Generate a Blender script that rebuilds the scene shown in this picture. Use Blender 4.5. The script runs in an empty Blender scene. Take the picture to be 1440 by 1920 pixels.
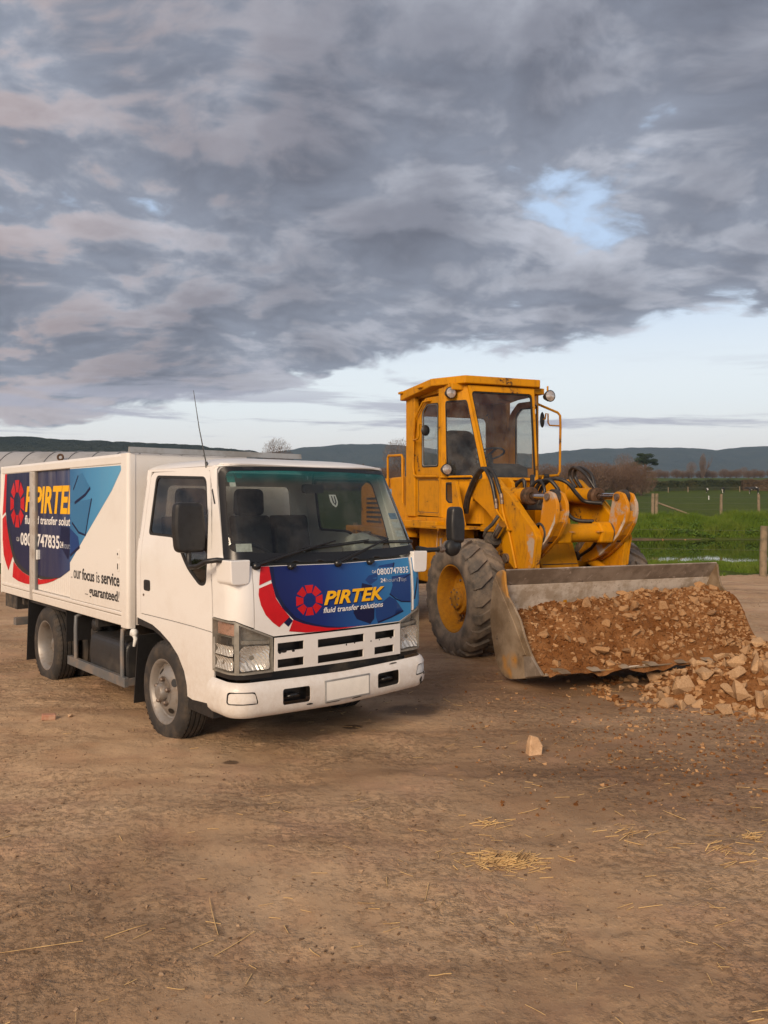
import bpy, bmesh, math, random
import numpy as np
from mathutils import Vector, Matrix, noise as mnoise
from mathutils.geometry import delaunay_2d_cdt

R = math.radians
random.seed(7); rng = np.random.default_rng(7)
scn = bpy.context.scene
COL = scn.collection

# ------------------------------------------------------------------ camera
FPX, HC, VH = 1552.0, 1.712, 941.2
cd = bpy.data.cameras.new('camera'); cam = bpy.data.objects.new('camera', cd); COL.objects.link(cam)
cam.location = (0, 0, HC); cam.rotation_euler = (R(90), 0, 0)
cd.sensor_width = 36; cd.lens = FPX * 36 / 1920; cd.shift_y = (VH - 960) / 1920
cd.clip_start = 0.05; cd.clip_end = 20000
scn.camera = cam

# ------------------------------------------------------------------ light, sky, exposure
SUN_AZ, SUN_EL = R(204), R(27)       # compass: 0 = +Y (view direction), clockwise
world = bpy.data.worlds.new('World'); scn.world = world; world.use_nodes = True
wt = world.node_tree; wt.nodes.clear()
def N(t, typ, **kw):
    n = t.nodes.new(typ)
    for k, v in kw.items():
        if k.startswith('i_'):
            n.inputs[k[2:].replace('_', ' ')].default_value = v
        else:
            setattr(n, k, v)
    return n
def LK(t, a, ao, b, bi):
    t.links.new(a.outputs[ao], b.inputs[bi])
def math_(t, op, a, b=None, clamp=False):
    n = t.nodes.new('ShaderNodeMath'); n.operation = op; n.use_clamp = clamp
    for i, v in enumerate((a, b)):
        if v is None: continue
        if isinstance(v, (int, float)): n.inputs[i].default_value = v
        else: t.links.new(v, n.inputs[i])
    return n.outputs[0]
def maprange(t, v, a, b, c=0.0, d=1.0, smooth=True):
    n = t.nodes.new('ShaderNodeMapRange'); n.interpolation_type = 'SMOOTHSTEP' if smooth else 'LINEAR'
    t.links.new(v, n.inputs[0])
    for i, x in enumerate((a, b, c, d)): n.inputs[i + 1].default_value = x
    return n.outputs[0]
def mixc(t, fac, a, b, blend='MIX'):
    n = t.nodes.new('ShaderNodeMix'); n.data_type = 'RGBA'; n.blend_type = blend
    for i, v in ((0, fac), (6, a), (7, b)):
        if isinstance(v, (int, float)): n.inputs[i].default_value = v
        elif isinstance(v, tuple): n.inputs[i].default_value = (*v[:3], 1)
        else: t.links.new(v, n.inputs[i])
    return n.outputs[2]
def nz(t, vec, scale, detail=4, rough=.5, dist=0.0, dim='3D'):
    n = t.nodes.new('ShaderNodeTexNoise'); n.noise_dimensions = dim
    n.inputs['Scale'].default_value = scale; n.inputs['Detail'].default_value = detail
    n.inputs['Roughness'].default_value = rough; n.inputs['Distortion'].default_value = dist
    if vec is not None: t.links.new(vec, n.inputs['Vector'])
    return n.outputs[0]

def build_sky():
    t = wt
    out = N(t, 'ShaderNodeOutputWorld'); bg = N(t, 'ShaderNodeBackground'); LK(t, bg, 0, out, 0)
    bg.inputs[1].default_value = 0.10
    sky = N(t, 'ShaderNodeTexSky', sky_type='NISHITA'); sky.sun_disc = False
    sky.sun_elevation = SUN_EL; sky.sun_rotation = SUN_AZ
    sky.altitude = 20; sky.air_density = 1.0; sky.dust_density = 2.2; sky.ozone_density = 1.2
    tc = N(t, 'ShaderNodeTexCoord')
    sep = N(t, 'ShaderNodeSeparateXYZ'); LK(t, tc, 'Generated', sep, 0)
    X, Y, Z = sep.outputs
    zc = math_(t, 'MAXIMUM', Z, 0.0)
    den = math_(t, 'ADD', zc, 0.30)
    cmb = N(t, 'ShaderNodeCombineXYZ'); t.links.new(math_(t, 'DIVIDE', X, den), cmb.inputs[0]); t.links.new(math_(t, 'DIVIDE', Y, den), cmb.inputs[1])
    def mapped(loc, rot=-14, sc=(.80, 1.0, 1)):
        mp = N(t, 'ShaderNodeMapping'); t.links.new(cmb.outputs[0], mp.inputs[0])
        mp.inputs['Rotation'].default_value = (0, 0, R(rot)); mp.inputs['Scale'].default_value = sc; mp.inputs['Location'].default_value = loc
        return mp.outputs[0]
    OX, OY = SKY_OFF
    def dens(Q):
        wn = t.nodes.new('ShaderNodeTexNoise'); wn.noise_dimensions = '2D'; wn.inputs['Scale'].default_value = 2.2; wn.inputs['Detail'].default_value = 3; t.links.new(Q, wn.inputs['Vector'])
        wv = N(t, 'ShaderNodeVectorMath', operation='MULTIPLY_ADD'); LK(t, wn, 'Color', wv, 0); wv.inputs[1].default_value = (.22, .22, 0); t.links.new(Q, wv.inputs[2])
        vo = N(t, 'ShaderNodeTexVoronoi', voronoi_dimensions='2D', feature='SMOOTH_F1', normalize=True); vo.inputs['Scale'].default_value = 2.3; vo.inputs['Detail'].default_value = 3; vo.inputs['Roughness'].default_value = .55
        vo.inputs['Lacunarity'].default_value = 2.3; vo.inputs['Smoothness'].default_value = .9; t.links.new(wv.outputs[0], vo.inputs['Vector'])
        puff = math_(t, 'SUBTRACT', 1.0, vo.outputs['Distance'])
        big = nz(t, Q, 1.0, 2, .5, .1, '2D'); fine = nz(t, wv.outputs[0], 5.0, 6, .58, 0, '2D')
        return math_(t, 'ADD', math_(t, 'MULTIPLY', big, .50), math_(t, 'ADD', math_(t, 'MULTIPLY', puff, .62), math_(t, 'MULTIPLY', fine, .42)))
    Q = mapped((OX, OY, 0)); d0 = dens(Q); d1 = dens(mapped((OX - .02, OY - .07, 0)))
    # the deck thins out towards the clear horizon; its edge runs obliquely
    el = math_(t, 'SUBTRACT', zc, math_(t, 'ADD', .135, math_(t, 'MULTIPLY', X, .13)))
    deck = maprange(t, el, -.07, .06, -.24, SKY_COVER)
    d = math_(t, 'ADD', d0, deck)
    cover = maprange(t, d, 1.02, 1.11)
    thick = maprange(t, d, 1.04, 1.36)
    lit = maprange(t, math_(t, 'SUBTRACT', d0, d1), -.055, .075)
    dark = mixc(t, thick, (2.5, 2.75, 3.4), (1.22, 1.30, 1.66))
    light = mixc(t, thick, (5.0, 5.2, 5.9), (2.05, 2.14, 2.60))
    body = mixc(t, lit, dark, light)
    side = math_(t, 'ADD', math_(t, 'MULTIPLY', X, -.85), math_(t, 'MULTIPLY', Y, -.25))
    warm = math_(t, 'MULTIPLY', maprange(t, side, -.30, .60), maprange(t, math_(t, 'ADD', math_(t, 'MULTIPLY', lit, .5), nz(t, Q, 1.3, 3, .5)), .60, 1.0))
    body = mixc(t, math_(t, 'MULTIPLY', warm, .75), body, (5.6, 3.75, 3.1))
    clear = sky.outputs[0]
    hi = maprange(t, zc, .12, .30)
    clear = mixc(t, .85, clear, mixc(t, hi, (8.6, 9.1, 9.3), (5.0, 6.4, 8.5)))
    hz = maprange(t, zc, .02, .13, 1, 0)
    clear = mixc(t, math_(t, 'MULTIPLY', hz, .8), clear, (9.6, 8.7, 7.9))
    col = mixc(t, cover, clear, body)
    # thin stratus bars low over the hills
    mp2 = N(t, 'ShaderNodeMapping'); t.links.new(tc.outputs['Generated'], mp2.inputs[0])
    mp2.inputs['Scale'].default_value = (2.2, 2.2, 24); mp2.inputs['Location'].default_value = (.35, 0, .35)
    bars = nz(t, mp2.outputs[0], 1.7, 6, .58, .3)
    lowm = math_(t, 'MULTIPLY', maprange(t, zc, .015, .05), maprange(t, zc, .10, .18, 1, 0))
    col = mixc(t, math_(t, 'MULTIPLY', maprange(t, bars, .50, .62), math_(t, 'MULTIPLY', lowm, .85)), col, (4.0, 4.0, 4.8))
    t.links.new(col, bg.inputs[0])
SKY_COVER = .295
SKY_OFF = (3.4, 1.9)
build_sky()
world.cycles.sampling_method = 'MANUAL'; world.cycles.sample_map_resolution = 512

sd = bpy.data.lights.new('sun', 'SUN'); sun = bpy.data.objects.new('sun', sd); COL.objects.link(sun)
sd.energy = 3.0; sd.angle = R(26); sd.color = (1.0, .785, .57)
sv = Vector((math.sin(SUN_AZ) * math.cos(SUN_EL), math.cos(SUN_AZ) * math.cos(SUN_EL), math.sin(SUN_EL)))
sun.rotation_euler = (-sv).to_track_quat('-Z', 'Y').to_euler(); sun.location = (0, -10, 20)

scn.view_settings.view_transform = 'Standard'; scn.view_settings.look = 'None'
scn.view_settings.exposure = 0.25; scn.view_settings.gamma = 1.0; scn.view_settings.use_curve_mapping = False
scn.cycles.use_denoising = True
scn.cycles.max_bounces = 7; scn.cycles.transparent_max_bounces = 12; scn.cycles.volume_bounces = 0
scn.cycles.caustics_reflective = False; scn.cycles.caustics_refractive = False

# ------------------------------------------------------------------ materials
MATS = {}
def newmat(name):
    m = bpy.data.materials.new(name); m.use_nodes = True; m.node_tree.nodes.clear()
    t = m.node_tree; o = N(t, 'ShaderNodeOutputMaterial'); b = N(t, 'ShaderNodeBsdfPrincipled'); LK(t, b, 0, o, 0)
    MATS[name] = m
    return m, t, b, o
def objco(t):
    return N(t, 'ShaderNodeTexCoord').outputs['Object']
def worldpos(t):
    return N(t, 'ShaderNodeNewGeometry').outputs['Position']
def bump(t, b, h, strength=.3, dist=.01):
    n = N(t, 'ShaderNodeBump'); n.inputs['Strength'].default_value = strength; n.inputs['Distance'].default_value = dist
    t.links.new(h, n.inputs['Height']); LK(t, n, 0, b, 'Normal')
def mat(name, col, rough=.5, metal=0.0, var=.0, vscale=6.0, col2=None, spec=.5, bmp=0, bscale=40, coat=0.0, thr=(.45, .65)):
    m, t, b, o = newmat(name)
    b.inputs['Roughness'].default_value = rough; b.inputs['Metallic'].default_value = metal
    b.inputs['Specular IOR Level'].default_value = spec; b.inputs['Coat Weight'].default_value = coat
    b.inputs['Base Color'].default_value = (*col, 1)
    if var or col2:
        p = objco(t); f = nz(t, p, vscale, 6, .62)
        c2 = col2 or tuple(c * (1 - var) for c in col)
        t.links.new(mixc(t, maprange(t, f, *thr), col, c2), b.inputs['Base Color'])
        t.links.new(maprange(t, f, .3, .7, max(0, rough - .08), min(1, rough + .12)), b.inputs['Roughness'])
    if bmp: bump(t, b, nz(t, objco(t), bscale, 4), bmp, .004)
    return m

def dirty_paint(name, col, dirt, rough=.32, coat=.3, low=(.35, 1.0), amt=.55, chips=None, gen=.12):
    """paint with road dust gathering low down and in blotches, optional worn patches"""
    m, t, b, o = newmat(name)
    p = objco(t); sep = N(t, 'ShaderNodeSeparateXYZ'); t.links.new(p, sep.inputs[0])
    n1 = nz(t, p, 3.0, 6, .65); n2 = nz(t, p, 22, 5, .7)
    lowf = maprange(t, sep.outputs[2], low[0], low[1], 1, 0)
    f = math_(t, 'ADD', math_(t, 'MULTIPLY', lowf, math_(t, 'MULTIPLY', n2, amt)), math_(t, 'MULTIPLY', maprange(t, n1, .45, .8), gen), True)
    c = mixc(t, f, col, dirt)
    if chips:
        mp = N(t, 'ShaderNodeMapping'); t.links.new(p, mp.inputs[0]); mp.inputs['Scale'].default_value = (1, 1, .35)
        streak = nz(t, mp.outputs[0], 14, 6, .7)
        c = mixc(t, math_(t, 'MULTIPLY', maprange(t, streak, .50, .72), .7), c, chips[0])
        ch = nz(t, p, 30, 4, .7)
        c = mixc(t, maprange(t, math_(t, 'MULTIPLY', ch, maprange(t, n1, .35, .75)), .40, .47), c, chips[1])
    t.links.new(c, b.inputs['Base Color'])
    t.links.new(maprange(t, f, 0, .6, rough, .8), b.inputs['Roughness'])
    b.inputs['Coat Weight'].default_value = coat; b.inputs['Coat Roughness'].default_value = .12
    if chips: b.inputs['Specular IOR Level'].default_value = .22
    bump(t, b, n2, .03, .002)
    return m

dirty_paint('white_paint', (.80, .785, .765), (.42, .32, .22), amt=.75, low=(.30, 1.05), gen=.16)
dirty_paint('box_white', (.78, .755, .72), (.45, .36, .27), rough=.42, coat=.1, amt=.55, low=(.7, 1.25), gen=.16)
dirty_paint('yellow_paint', (.58, .245, .0), (.14, .078, .028), rough=.55, coat=.0, low=(.2, 1.6), amt=.75, chips=((.30, .115, .008), (.07, .035, .018)), gen=.55)
def worn_yellow():
    m, t, b, o = newmat('yellow_scraped')
    p = objco(t); n1 = nz(t, p, 4.5, 7, .65); n2 = nz(t, p, 24, 5, .7)
    c = mixc(t, maprange(t, n1, .50, .60), (.55, .215, .0), (.43, .33, .25))
    c = mixc(t, maprange(t, n2, .58, .72), c, (.18, .09, .03))
    t.links.new(c, b.inputs['Base Color']); b.inputs['Roughness'].default_value = .6
    bump(t, b, n2, .15, .004)
worn_yellow()
mat('black_plastic', (.018, .018, .019), .45, var=.3, vscale=20)
mat('trim_black', (.012, .012, .013), .3)
mat('seal_black', (.015, .014, .013), .6)
mat('hose_rubber', (.022, .020, .019), .42, col2=(.06, .05, .042), vscale=9, thr=(.5, .75))
mat('chassis_black', (.028, .026, .025), .65, col2=(.10, .08, .06), vscale=5, bmp=.2)
mat('tank_black', (.022, .022, .023), .5, col2=(.07, .06, .05), vscale=4, thr=(.5, .8))
mat('tyre_rubber', (.026, .024, .023), .8, col2=(.085, .066, .05), vscale=7, bmp=.15, bscale=60, thr=(.4, .75))
mat('loader_rubber', (.085, .074, .064), .9, col2=(.235, .185, .14), vscale=5, bmp=.5, bscale=25, thr=(.35, .65))
mat('rim_silver', (.30, .28, .26), .5, .5, col2=(.20, .155, .12), vscale=7, thr=(.45, .7))
mat('nut_steel', (.25, .2, .17), .5, .6, col2=(.14, .09, .06), vscale=30)
mat('rust_dark', (.10, .05, .024), .7, .2, col2=(.04, .025, .015), vscale=18)
mat('chrome', (.75, .73, .7), .12, 1.0)
mat('rod_chrome', (.55, .53, .52), .18, 1.0)
mat('grey_alloy', (.42, .42, .41), .5, .5, col2=(.30, .29, .27), vscale=4)
mat('alloy_post', (.60, .565, .52), .42, .35, col2=(.45, .40, .35), vscale=6)
mat('steel_grey', (.15, .155, .16), .5, .3, col2=(.24, .2, .17), vscale=6)
mat('interior_dark', (.045, .045, .047), .8)
mat('seat_cloth', (.07, .066, .064), .9, var=.4, vscale=12)
mat('jacket_cloth', (.10, .045, .03), .95, var=.5, vscale=14)
mat('plastic_bag', (.40, .40, .39), .35, var=.4, vscale=9, bmp=.9, bscale=14)
mat('paper_white', (.75, .76, .74), .6, var=.25, vscale=30)
mat('sticker_green', (.03, .33, .29), .5)
mat('sticker_blue', (.20, .33, .50), .5, var=.3, vscale=30)
mat('plate_white', (.80, .765, .70), .4, var=.06, vscale=12)
mat('print_red', (.56, .006, .012), .4, var=.12, spec=.3)
mat('print_yellow', (.90, .47, .004), .4, spec=.3)
mat('print_white', (.80, .79, .78), .4)
mat('print_grey', (.34, .37, .45), .4)
mat('print_black', (.022, .022, .027), .4)
mat('print_navy', (.004, .007, .05), .4, spec=.3)
mat('print_petal', (.010, .045, .19), .4, spec=.3)
mat('print_petal_light', (.04, .17, .36), .4, spec=.3)
def print_gradient(name, axis, lo, hi, stops, dusty=0.0):
    m, t, b, o = newmat(name)
    p = objco(t); sep = N(t, 'ShaderNodeSeparateXYZ'); t.links.new(p, sep.inputs[0])
    v = maprange(t, sep.outputs[axis], lo, hi, 0, 1, False)
    r = N(t, 'ShaderNodeValToRGB'); t.links.new(v, r.inputs[0]); e = r.color_ramp.elements
    e[0].position = 0; e[0].color = (*stops[0][1], 1); e[1].position = 1; e[1].color = (*stops[-1][1], 1)
    for s, c in stops[1:-1]:
        q = e.new(s); q.color = (*c, 1)
    c = r.outputs[0]
    if dusty:
        mp = N(t, 'ShaderNodeMapping'); t.links.new(p, mp.inputs[0]); mp.inputs['Scale'].default_value = (1, 1, .12)
        f = math_(t, 'MULTIPLY', maprange(t, nz(t, mp.outputs[0], 9, 5, .6), .35, .75), maprange(t, sep.outputs[2], 1.2, 1.95, .25, 1))
        c = mixc(t, math_(t, 'MULTIPLY', f, dusty), c, (.30, .28, .29))
    t.links.new(c, b.inputs['Base Color']); b.inputs['Roughness'].default_value = .38; b.inputs['Specular IOR Level'].default_value = .3
# local blender y = left (image right on the front panel)
print_gradient('print_front', 1, -.55, .85, [(0, (.004, .009, .09)), (.28, (.006, .022, .16)), (.55, (.014, .09, .30)), (1, (.05, .29, .56))])
print_gradient('print_side_navy', 0, -3.8, -2.9, [(0, (.010, .011, .052)), (1, (.013, .014, .065))], .10)
print_gradient('print_side_mid', 0, -2.9, -1.85, [(0, (.013, .015, .062)), (.6, (.018, .024, .09)), (1, (.03, .07, .20))], .40)
print_gradient('print_side_light', 0, -1.9, -.7, [(0, (.03, .13, .31)), (.35, (.055, .24, .48)), (1, (.11, .37, .62))], .06)

def glass(name, tint=(.9, .93, .92), refl=1.0, dirt=.08, band=None, dcol=(.45, .42, .38)):
    m = bpy.data.materials.new(name); m.use_nodes = True; t = m.node_tree; t.nodes.clear(); MATS[name] = m
    o = N(t, 'ShaderNodeOutputMaterial')
    tr = N(t, 'ShaderNodeBsdfTransparent'); tr.inputs[0].default_value = (*tint, 1)
    gl = N(t, 'ShaderNodeBsdfGlossy'); gl.inputs['Roughness'].default_value = .03
    fr = N(t, 'ShaderNodeFresnel'); t.links.new(math_(t, 'SUBTRACT', 1.5, math_(t, 'MULTIPLY', N(t, 'ShaderNodeNewGeometry').outputs['Backfacing'], 1.5 - 1 / 1.5)), fr.inputs[0])   # a thin pane reflects alike from both sides
    mx = N(t, 'ShaderNodeMixShader'); t.links.new(math_(t, 'MULTIPLY', fr.outputs[0], refl, True), mx.inputs[0])
    LK(t, tr, 0, mx, 1); LK(t, gl, 0, mx, 2)
    p = objco(t)
    if band:
        sep = N(t, 'ShaderNodeSeparateXYZ'); t.links.new(p, sep.inputs[0])
        t.links.new(mixc(t, maprange(t, sep.outputs[2], band[0], band[1]), tint, band[2]), tr.inputs[0])
    df = N(t, 'ShaderNodeBsdfDiffuse'); df.inputs[0].default_value = (*dcol, 1)
    mx2 = N(t, 'ShaderNodeMixShader')
    t.links.new(math_(t, 'MULTIPLY', maprange(t, nz(t, p, 5, 5, .6), .35, .75), dirt * 2), mx2.inputs[0])
    LK(t, mx, 0, mx2, 1); LK(t, df, 0, mx2, 2); last = mx2
    if band:                                                          # the shade band is a tinted film and scatters a little
        fd = N(t, 'ShaderNodeBsdfDiffuse'); fd.inputs[0].default_value = (.012, .16, .17, 1); mx3 = N(t, 'ShaderNodeMixShader')
        t.links.new(maprange(t, sep.outputs[2], band[0], band[1], 0, .38), mx3.inputs[0]); LK(t, mx2, 0, mx3, 1); LK(t, fd, 0, mx3, 2); last = mx3
    LK(t, last, 0, o, 0)
    return m
glass('windscreen_glass', (.62, .67, .64), 1.5, .03, (1.82, 1.93, (.03, .19, .19)))
glass('side_glass', (.42, .43, .42), 1.3, .03)
glass('loader_glass', (.70, .71, .68), 1.35, .06)
glass('lamp_glass', (.96, .96, .95), 1.2, .10)
def lamp_reflector():
    m, t, b, o = newmat('lamp_reflector')
    p = objco(t); w = N(t, 'ShaderNodeTexWave'); t.links.new(p, w.inputs[0]); w.inputs['Scale'].default_value = 18
    w.bands_direction = 'DIAGONAL'; w.inputs['Distortion'].default_value = 3
    b.inputs['Base Color'].default_value = (.86, .83, .78, 1); b.inputs['Metallic'].default_value = .45
    b.inputs['Roughness'].default_value = .2; bump(t, b, w.outputs[1], .5, .02)
lamp_reflector()
mat('lamp_grey', (.30, .285, .25), .35, .3, var=.25, vscale=25)
mat('lamp_amber', (.55, .33, .25), .3, .3, var=.3, vscale=40)
mat('work_lens', (.62, .55, .50), .2, .55, var=.5, vscale=14)
mat('mirror_glass', (.5, .5, .5), .05, 1.0)

def bucket_steel():
    m, t, b, o = newmat('bucket_steel')
    p = objco(t); n1 = nz(t, p, 3.5, 7, .62); n2 = nz(t, p, 18, 6, .7); n3 = nz(t, p, 7, 5, .6, 1.5)
    c = mixc(t, maprange(t, n1, .38, .62), (.22, .175, .135), (.38, .315, .255))
    c = mixc(t, maprange(t, n3, .60, .68), c, (.48, .40, .34))
    c = mixc(t, maprange(t, n2, .6, .75), c, (.06, .042, .03))
    t.links.new(c, b.inputs['Base Color']); b.inputs['Roughness'].default_value = .62; b.inputs['Metallic'].default_value = .25
    bump(t, b, n2, .35, .004)
bucket_steel()
def bucket_inner():
    m, t, b, o = newmat('bucket_inner')
    p = objco(t); n1 = nz(t, p, 6, 7, .68); n2 = nz(t, p, 30, 5, .7)
    c = mixc(t, maprange(t, n1, .4, .62), (.62, .55, .47), (.40, .32, .24))
    c = mixc(t, maprange(t, n2, .58, .72), c, (.22, .14, .08))
    t.links.new(c, b.inputs['Base Color']); b.inputs['Roughness'].default_value = .75; bump(t, b, n1, .3, .006)
bucket_inner()
def bucket_side():
    m, t, b, o = newmat('bucket_side_steel')
    p = objco(t); n1 = nz(t, p, 3, 6, .62); n2 = nz(t, p, 20, 5, .7); n3 = nz(t, p, 2.2, 3, .5)
    c = mixc(t, maprange(t, n1, .36, .64), (.19, .13, .075), (.36, .275, .19))
    c = mixc(t, math_(t, 'MULTIPLY', maprange(t, n3, .56, .66), .9), c, (.55, .25, .03))
    c = mixc(t, maprange(t, n2, .6, .76), c, (.07, .05, .035))
    t.links.new(c, b.inputs['Base Color']); b.inputs['Roughness'].default_value = .55; b.inputs['Metallic'].default_value = .2
    bump(t, b, n2, .2, .003)
bucket_side()
def rock_mat(name, c1, c2, c3):
    m, t, b, o = newmat(name)
    p = objco(t); oi = N(t, 'ShaderNodeObjectInfo')
    n1 = nz(t, p, 9, 6, .65); n2 = nz(t, p, 45, 4, .7)
    c = mixc(t, maprange(t, n1, .36, .64), c1, c2)
    c = mixc(t, math_(t, 'MULTIPLY', oi.outputs['Random'], .6), c, c3)
    c = mixc(t, math_(t, 'MULTIPLY', maprange(t, n2, .5, .75), .5), c, (.16, .075, .03))
    t.links.new(c, b.inputs['Base Color']); b.inputs['Roughness'].default_value = .92
    b.inputs['Specular IOR Level'].default_value = .2; bump(t, b, n2, .5, .01)
rock_mat('rock', (.36, .195, .088), (.50, .30, .15), (.27, .15, .075))
rock_mat('heap_rock', (.43, .26, .135), (.56, .37, .21), (.34, .21, .12))
rock_mat('pale_rock', (.52, .33, .19), (.66, .45, .28), (.46, .30, .18))
def soil_mat(name, c1, c2, c3):
    m, t, b, o = newmat(name)
    p = worldpos(t); n1 = nz(t, p, 5, 6, .65); n2 = nz(t, p, 40, 5, .7)
    c = mixc(t, maprange(t, n1, .38, .62), c1, c2); c = mixc(t, maprange(t, n2, .5, .72), c, c3)
    t.links.new(c, b.inputs['Base Color']); b.inputs['Roughness'].default_value = .97; b.inputs['Specular IOR Level'].default_value = .1
    bump(t, b, math_(t, 'ADD', n2, n1), .8, .02)
soil_mat('soil', (.19, .076, .024), (.27, .125, .048), (.12, .048, .017))

def dirt_mat():
    m, t, b, o = newmat('yard_dirt')
    p = worldpos(t)
    def ell(cx, cy, rx, ry, soft=.5, wob=.6, ns=2.0):
        mp = N(t, 'ShaderNodeMapping'); mp.vector_type = 'POINT'; t.links.new(p, mp.inputs[0])
        mp.inputs['Location'].default_value = (-cx / rx, -cy / ry, 0); mp.inputs['Scale'].default_value = (1 / rx, 1 / ry, 0)
        v = N(t, 'ShaderNodeVectorMath', operation='LENGTH'); LK(t, mp, 0, v, 0)
        r = math_(t, 'ADD', v.outputs['Value'], math_(t, 'MULTIPLY', math_(t, 'SUBTRACT', nz(t, p, ns, 5, .6), .5), wob * 2))
        return maprange(t, r, 1 - soft * .5, 1 + soft * .5, 1, 0)
    n1 = nz(t, p, .55, 5, .6, .4); n2 = nz(t, p, 3.2, 7, .62); n3 = nz(t, p, 24, 6, .72); n4 = nz(t, p, 110, 3, .7)
    c = mixc(t, maprange(t, n1, .35, .65), (.395, .255, .145), (.49, .338, .208))
    c = mixc(t, math_(t, 'MULTIPLY', maprange(t, n2, .46, .66), .45), c, (.31, .175, .094))
    c = mixc(t, math_(t, 'MULTIPLY', maprange(t, n3, .54, .74), .42), c, (.16, .09, .05))
    c = mixc(t, math_(t, 'MULTIPLY', maprange(t, n4, .56, .70), .6), c, (.56, .41, .27))
    n6 = nz(t, p, 13, 6, .66); loose = maprange(t, nz(t, p, .85, 5, .6), .40, .60)
    mpl = N(t, 'ShaderNodeMapping'); t.links.new(p, mpl.inputs[0]); mpl.inputs['Rotation'].default_value = (0, 0, R(-33)); mpl.inputs['Scale'].default_value = (.16, 1.5, 1)
    lanes = nz(t, mpl.outputs[0], 1.5, 5, .6)                           # wheel-worn lanes across the yard
    c = mixc(t, math_(t, 'MULTIPLY', maprange(t, lanes, .46, .66), .55), c, (.235, .140, .078))
    c = mixc(t, math_(t, 'MULTIPLY', maprange(t, n6, .52, .68), math_(t, 'MULTIPLY', loose, .5)), c, (.20, .11, .058))
    c = mixc(t, math_(t, 'MULTIPLY', maprange(t, nz(t, p, 1.6, 5, .6), .48, .68), .40), c, (.50, .315, .205))
    damp = math_(t, 'MAXIMUM', ell(2.8, 5.3, 2.7, 1.15, .9, .8, 1.6), ell(1.7, 7.4, 1.9, 1.0, .8, .5, 1.6))
    damp = math_(t, 'MAXIMUM', damp, math_(t, 'MULTIPLY', ell(-1.15, 3.3, .55, .8, .9, .7, 2), .6))
    damp = math_(t, 'MAXIMUM', damp, math_(t, 'MULTIPLY', ell(.3, 2.75, 1.2, .25, 1.0, .8, 2), .5))
    c = mixc(t, math_(t, 'MULTIPLY', damp, .62), c, mixc(t, 1.0, c, (.42, .36, .31), 'MULTIPLY'))
    oil = math_(t, 'MAXIMUM', ell(.235, 6.62, .22, .17, .7, .6, 7), ell(-.235, 6.13, .075, .085, .4, .25, 10))
    oil = math_(t, 'MAXIMUM', oil, ell(-.98, 5.3, .05, .04, .5, .3, 10))
    c = mixc(t, math_(t, 'MULTIPLY', oil, .74), c, (.05, .03, .018))
    t.links.new(c, b.inputs['Base Color'])
    t.links.new(math_(t, 'SUBTRACT', .95, math_(t, 'MULTIPLY', math_(t, 'MAXIMUM', damp, oil), .22)), b.inputs['Roughness'])
    b.inputs['Specular IOR Level'].default_value = .25
    n5 = nz(t, p, 11, 5, .62)
    crumbs = maprange(t, n3, .50, .66); lumps = maprange(t, n5, .40, .75)
    mp = N(t, 'ShaderNodeMapping'); t.links.new(p, mp.inputs[0]); mp.inputs['Scale'].default_value = (1, 1.0, 1)
    h = math_(t, 'ADD', math_(t, 'MULTIPLY', lumps, math_(t, 'ADD', .25, math_(t, 'MULTIPLY', loose, .9))), math_(t, 'ADD', math_(t, 'MULTIPLY', crumbs, math_(t, 'ADD', .12, math_(t, 'MULTIPLY', loose, .6))), math_(t, 'MULTIPLY', n4, .12)))
    bump(t, b, h, .8, .014)
dirt_mat()
def grass_ground():
    m, t, b, o = newmat('paddock_grass')
    p = worldpos(t); n1 = nz(t, p, .05, 6, .6); n2 = nz(t, p, .9, 6, .65); n3 = nz(t, p, 9, 4, .7)
    c = mixc(t, maprange(t, n1, .38, .62), (.058, .088, .013), (.078, .105, .018))
    c = mixc(t, math_(t, 'MULTIPLY', maprange(t, n2, .42, .68), .7), c, (.040, .062, .012))
    c = mixc(t, math_(t, 'MULTIPLY', maprange(t, n3, .52, .7), .5), c, (.10, .115, .03))
    t.links.new(c, b.inputs['Base Color']); b.inputs['Roughness'].default_value = .95; b.inputs['Specular IOR Level'].default_value = .1
    bump(t, b, math_(t, 'ADD', n2, n3), .6, .15)
grass_ground()
mat('race_path', (.40, .30, .21), .95, var=.3, vscale=.5)
mat('bank_mud', (.13, .085, .05), .95, var=.4, vscale=2)
mat('blade_green', (.085, .145, .014), .8, col2=(.13, .18, .026), vscale=.8, spec=.2)
mat('weed_green', (.05, .10, .014), .8, col2=(.09, .145, .02), vscale=1.4, spec=.2)
mat('straw', (.64, .43, .19), .85, col2=(.36, .22, .10), vscale=9)
mat('pebble', (.28, .18, .11), .95, col2=(.42, .29, .18), vscale=3)
mat('bark', (.10, .07, .052), .95, var=.3, vscale=2)
mat('twig', (.135, .083, .056), .95, col2=(.20, .135, .095), vscale=.35)
mat('poplar_twig', (.19, .14, .115), .95, var=.3, vscale=.5)
mat('pine_needles', (.018, .035, .016), .9, col2=(.035, .055, .022), vscale=.8)
mat('hedge_leaf', (.028, .040, .014), .9, col2=(.055, .055, .02), vscale=.5)
mat('brown_hedge_leaf', (.10, .065, .035), .95, var=.3, vscale=.5)
mat('fence_wood', (.25, .19, .125), .9, col2=(.16, .13, .08), vscale=5, bmp=.5, bscale=30)
mat('fence_wire', (.16, .155, .14), .6, .5)
mat('cow_black', (.014, .013, .013), .7)
mat('cow_white', (.62, .60, .56), .8)
mat('shed_sheet', (.42, .41, .40), .5, .15, col2=(.32, .31, .30), vscale=1.2)
mat('shed_dark', (.09, .085, .08), .7)
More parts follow.
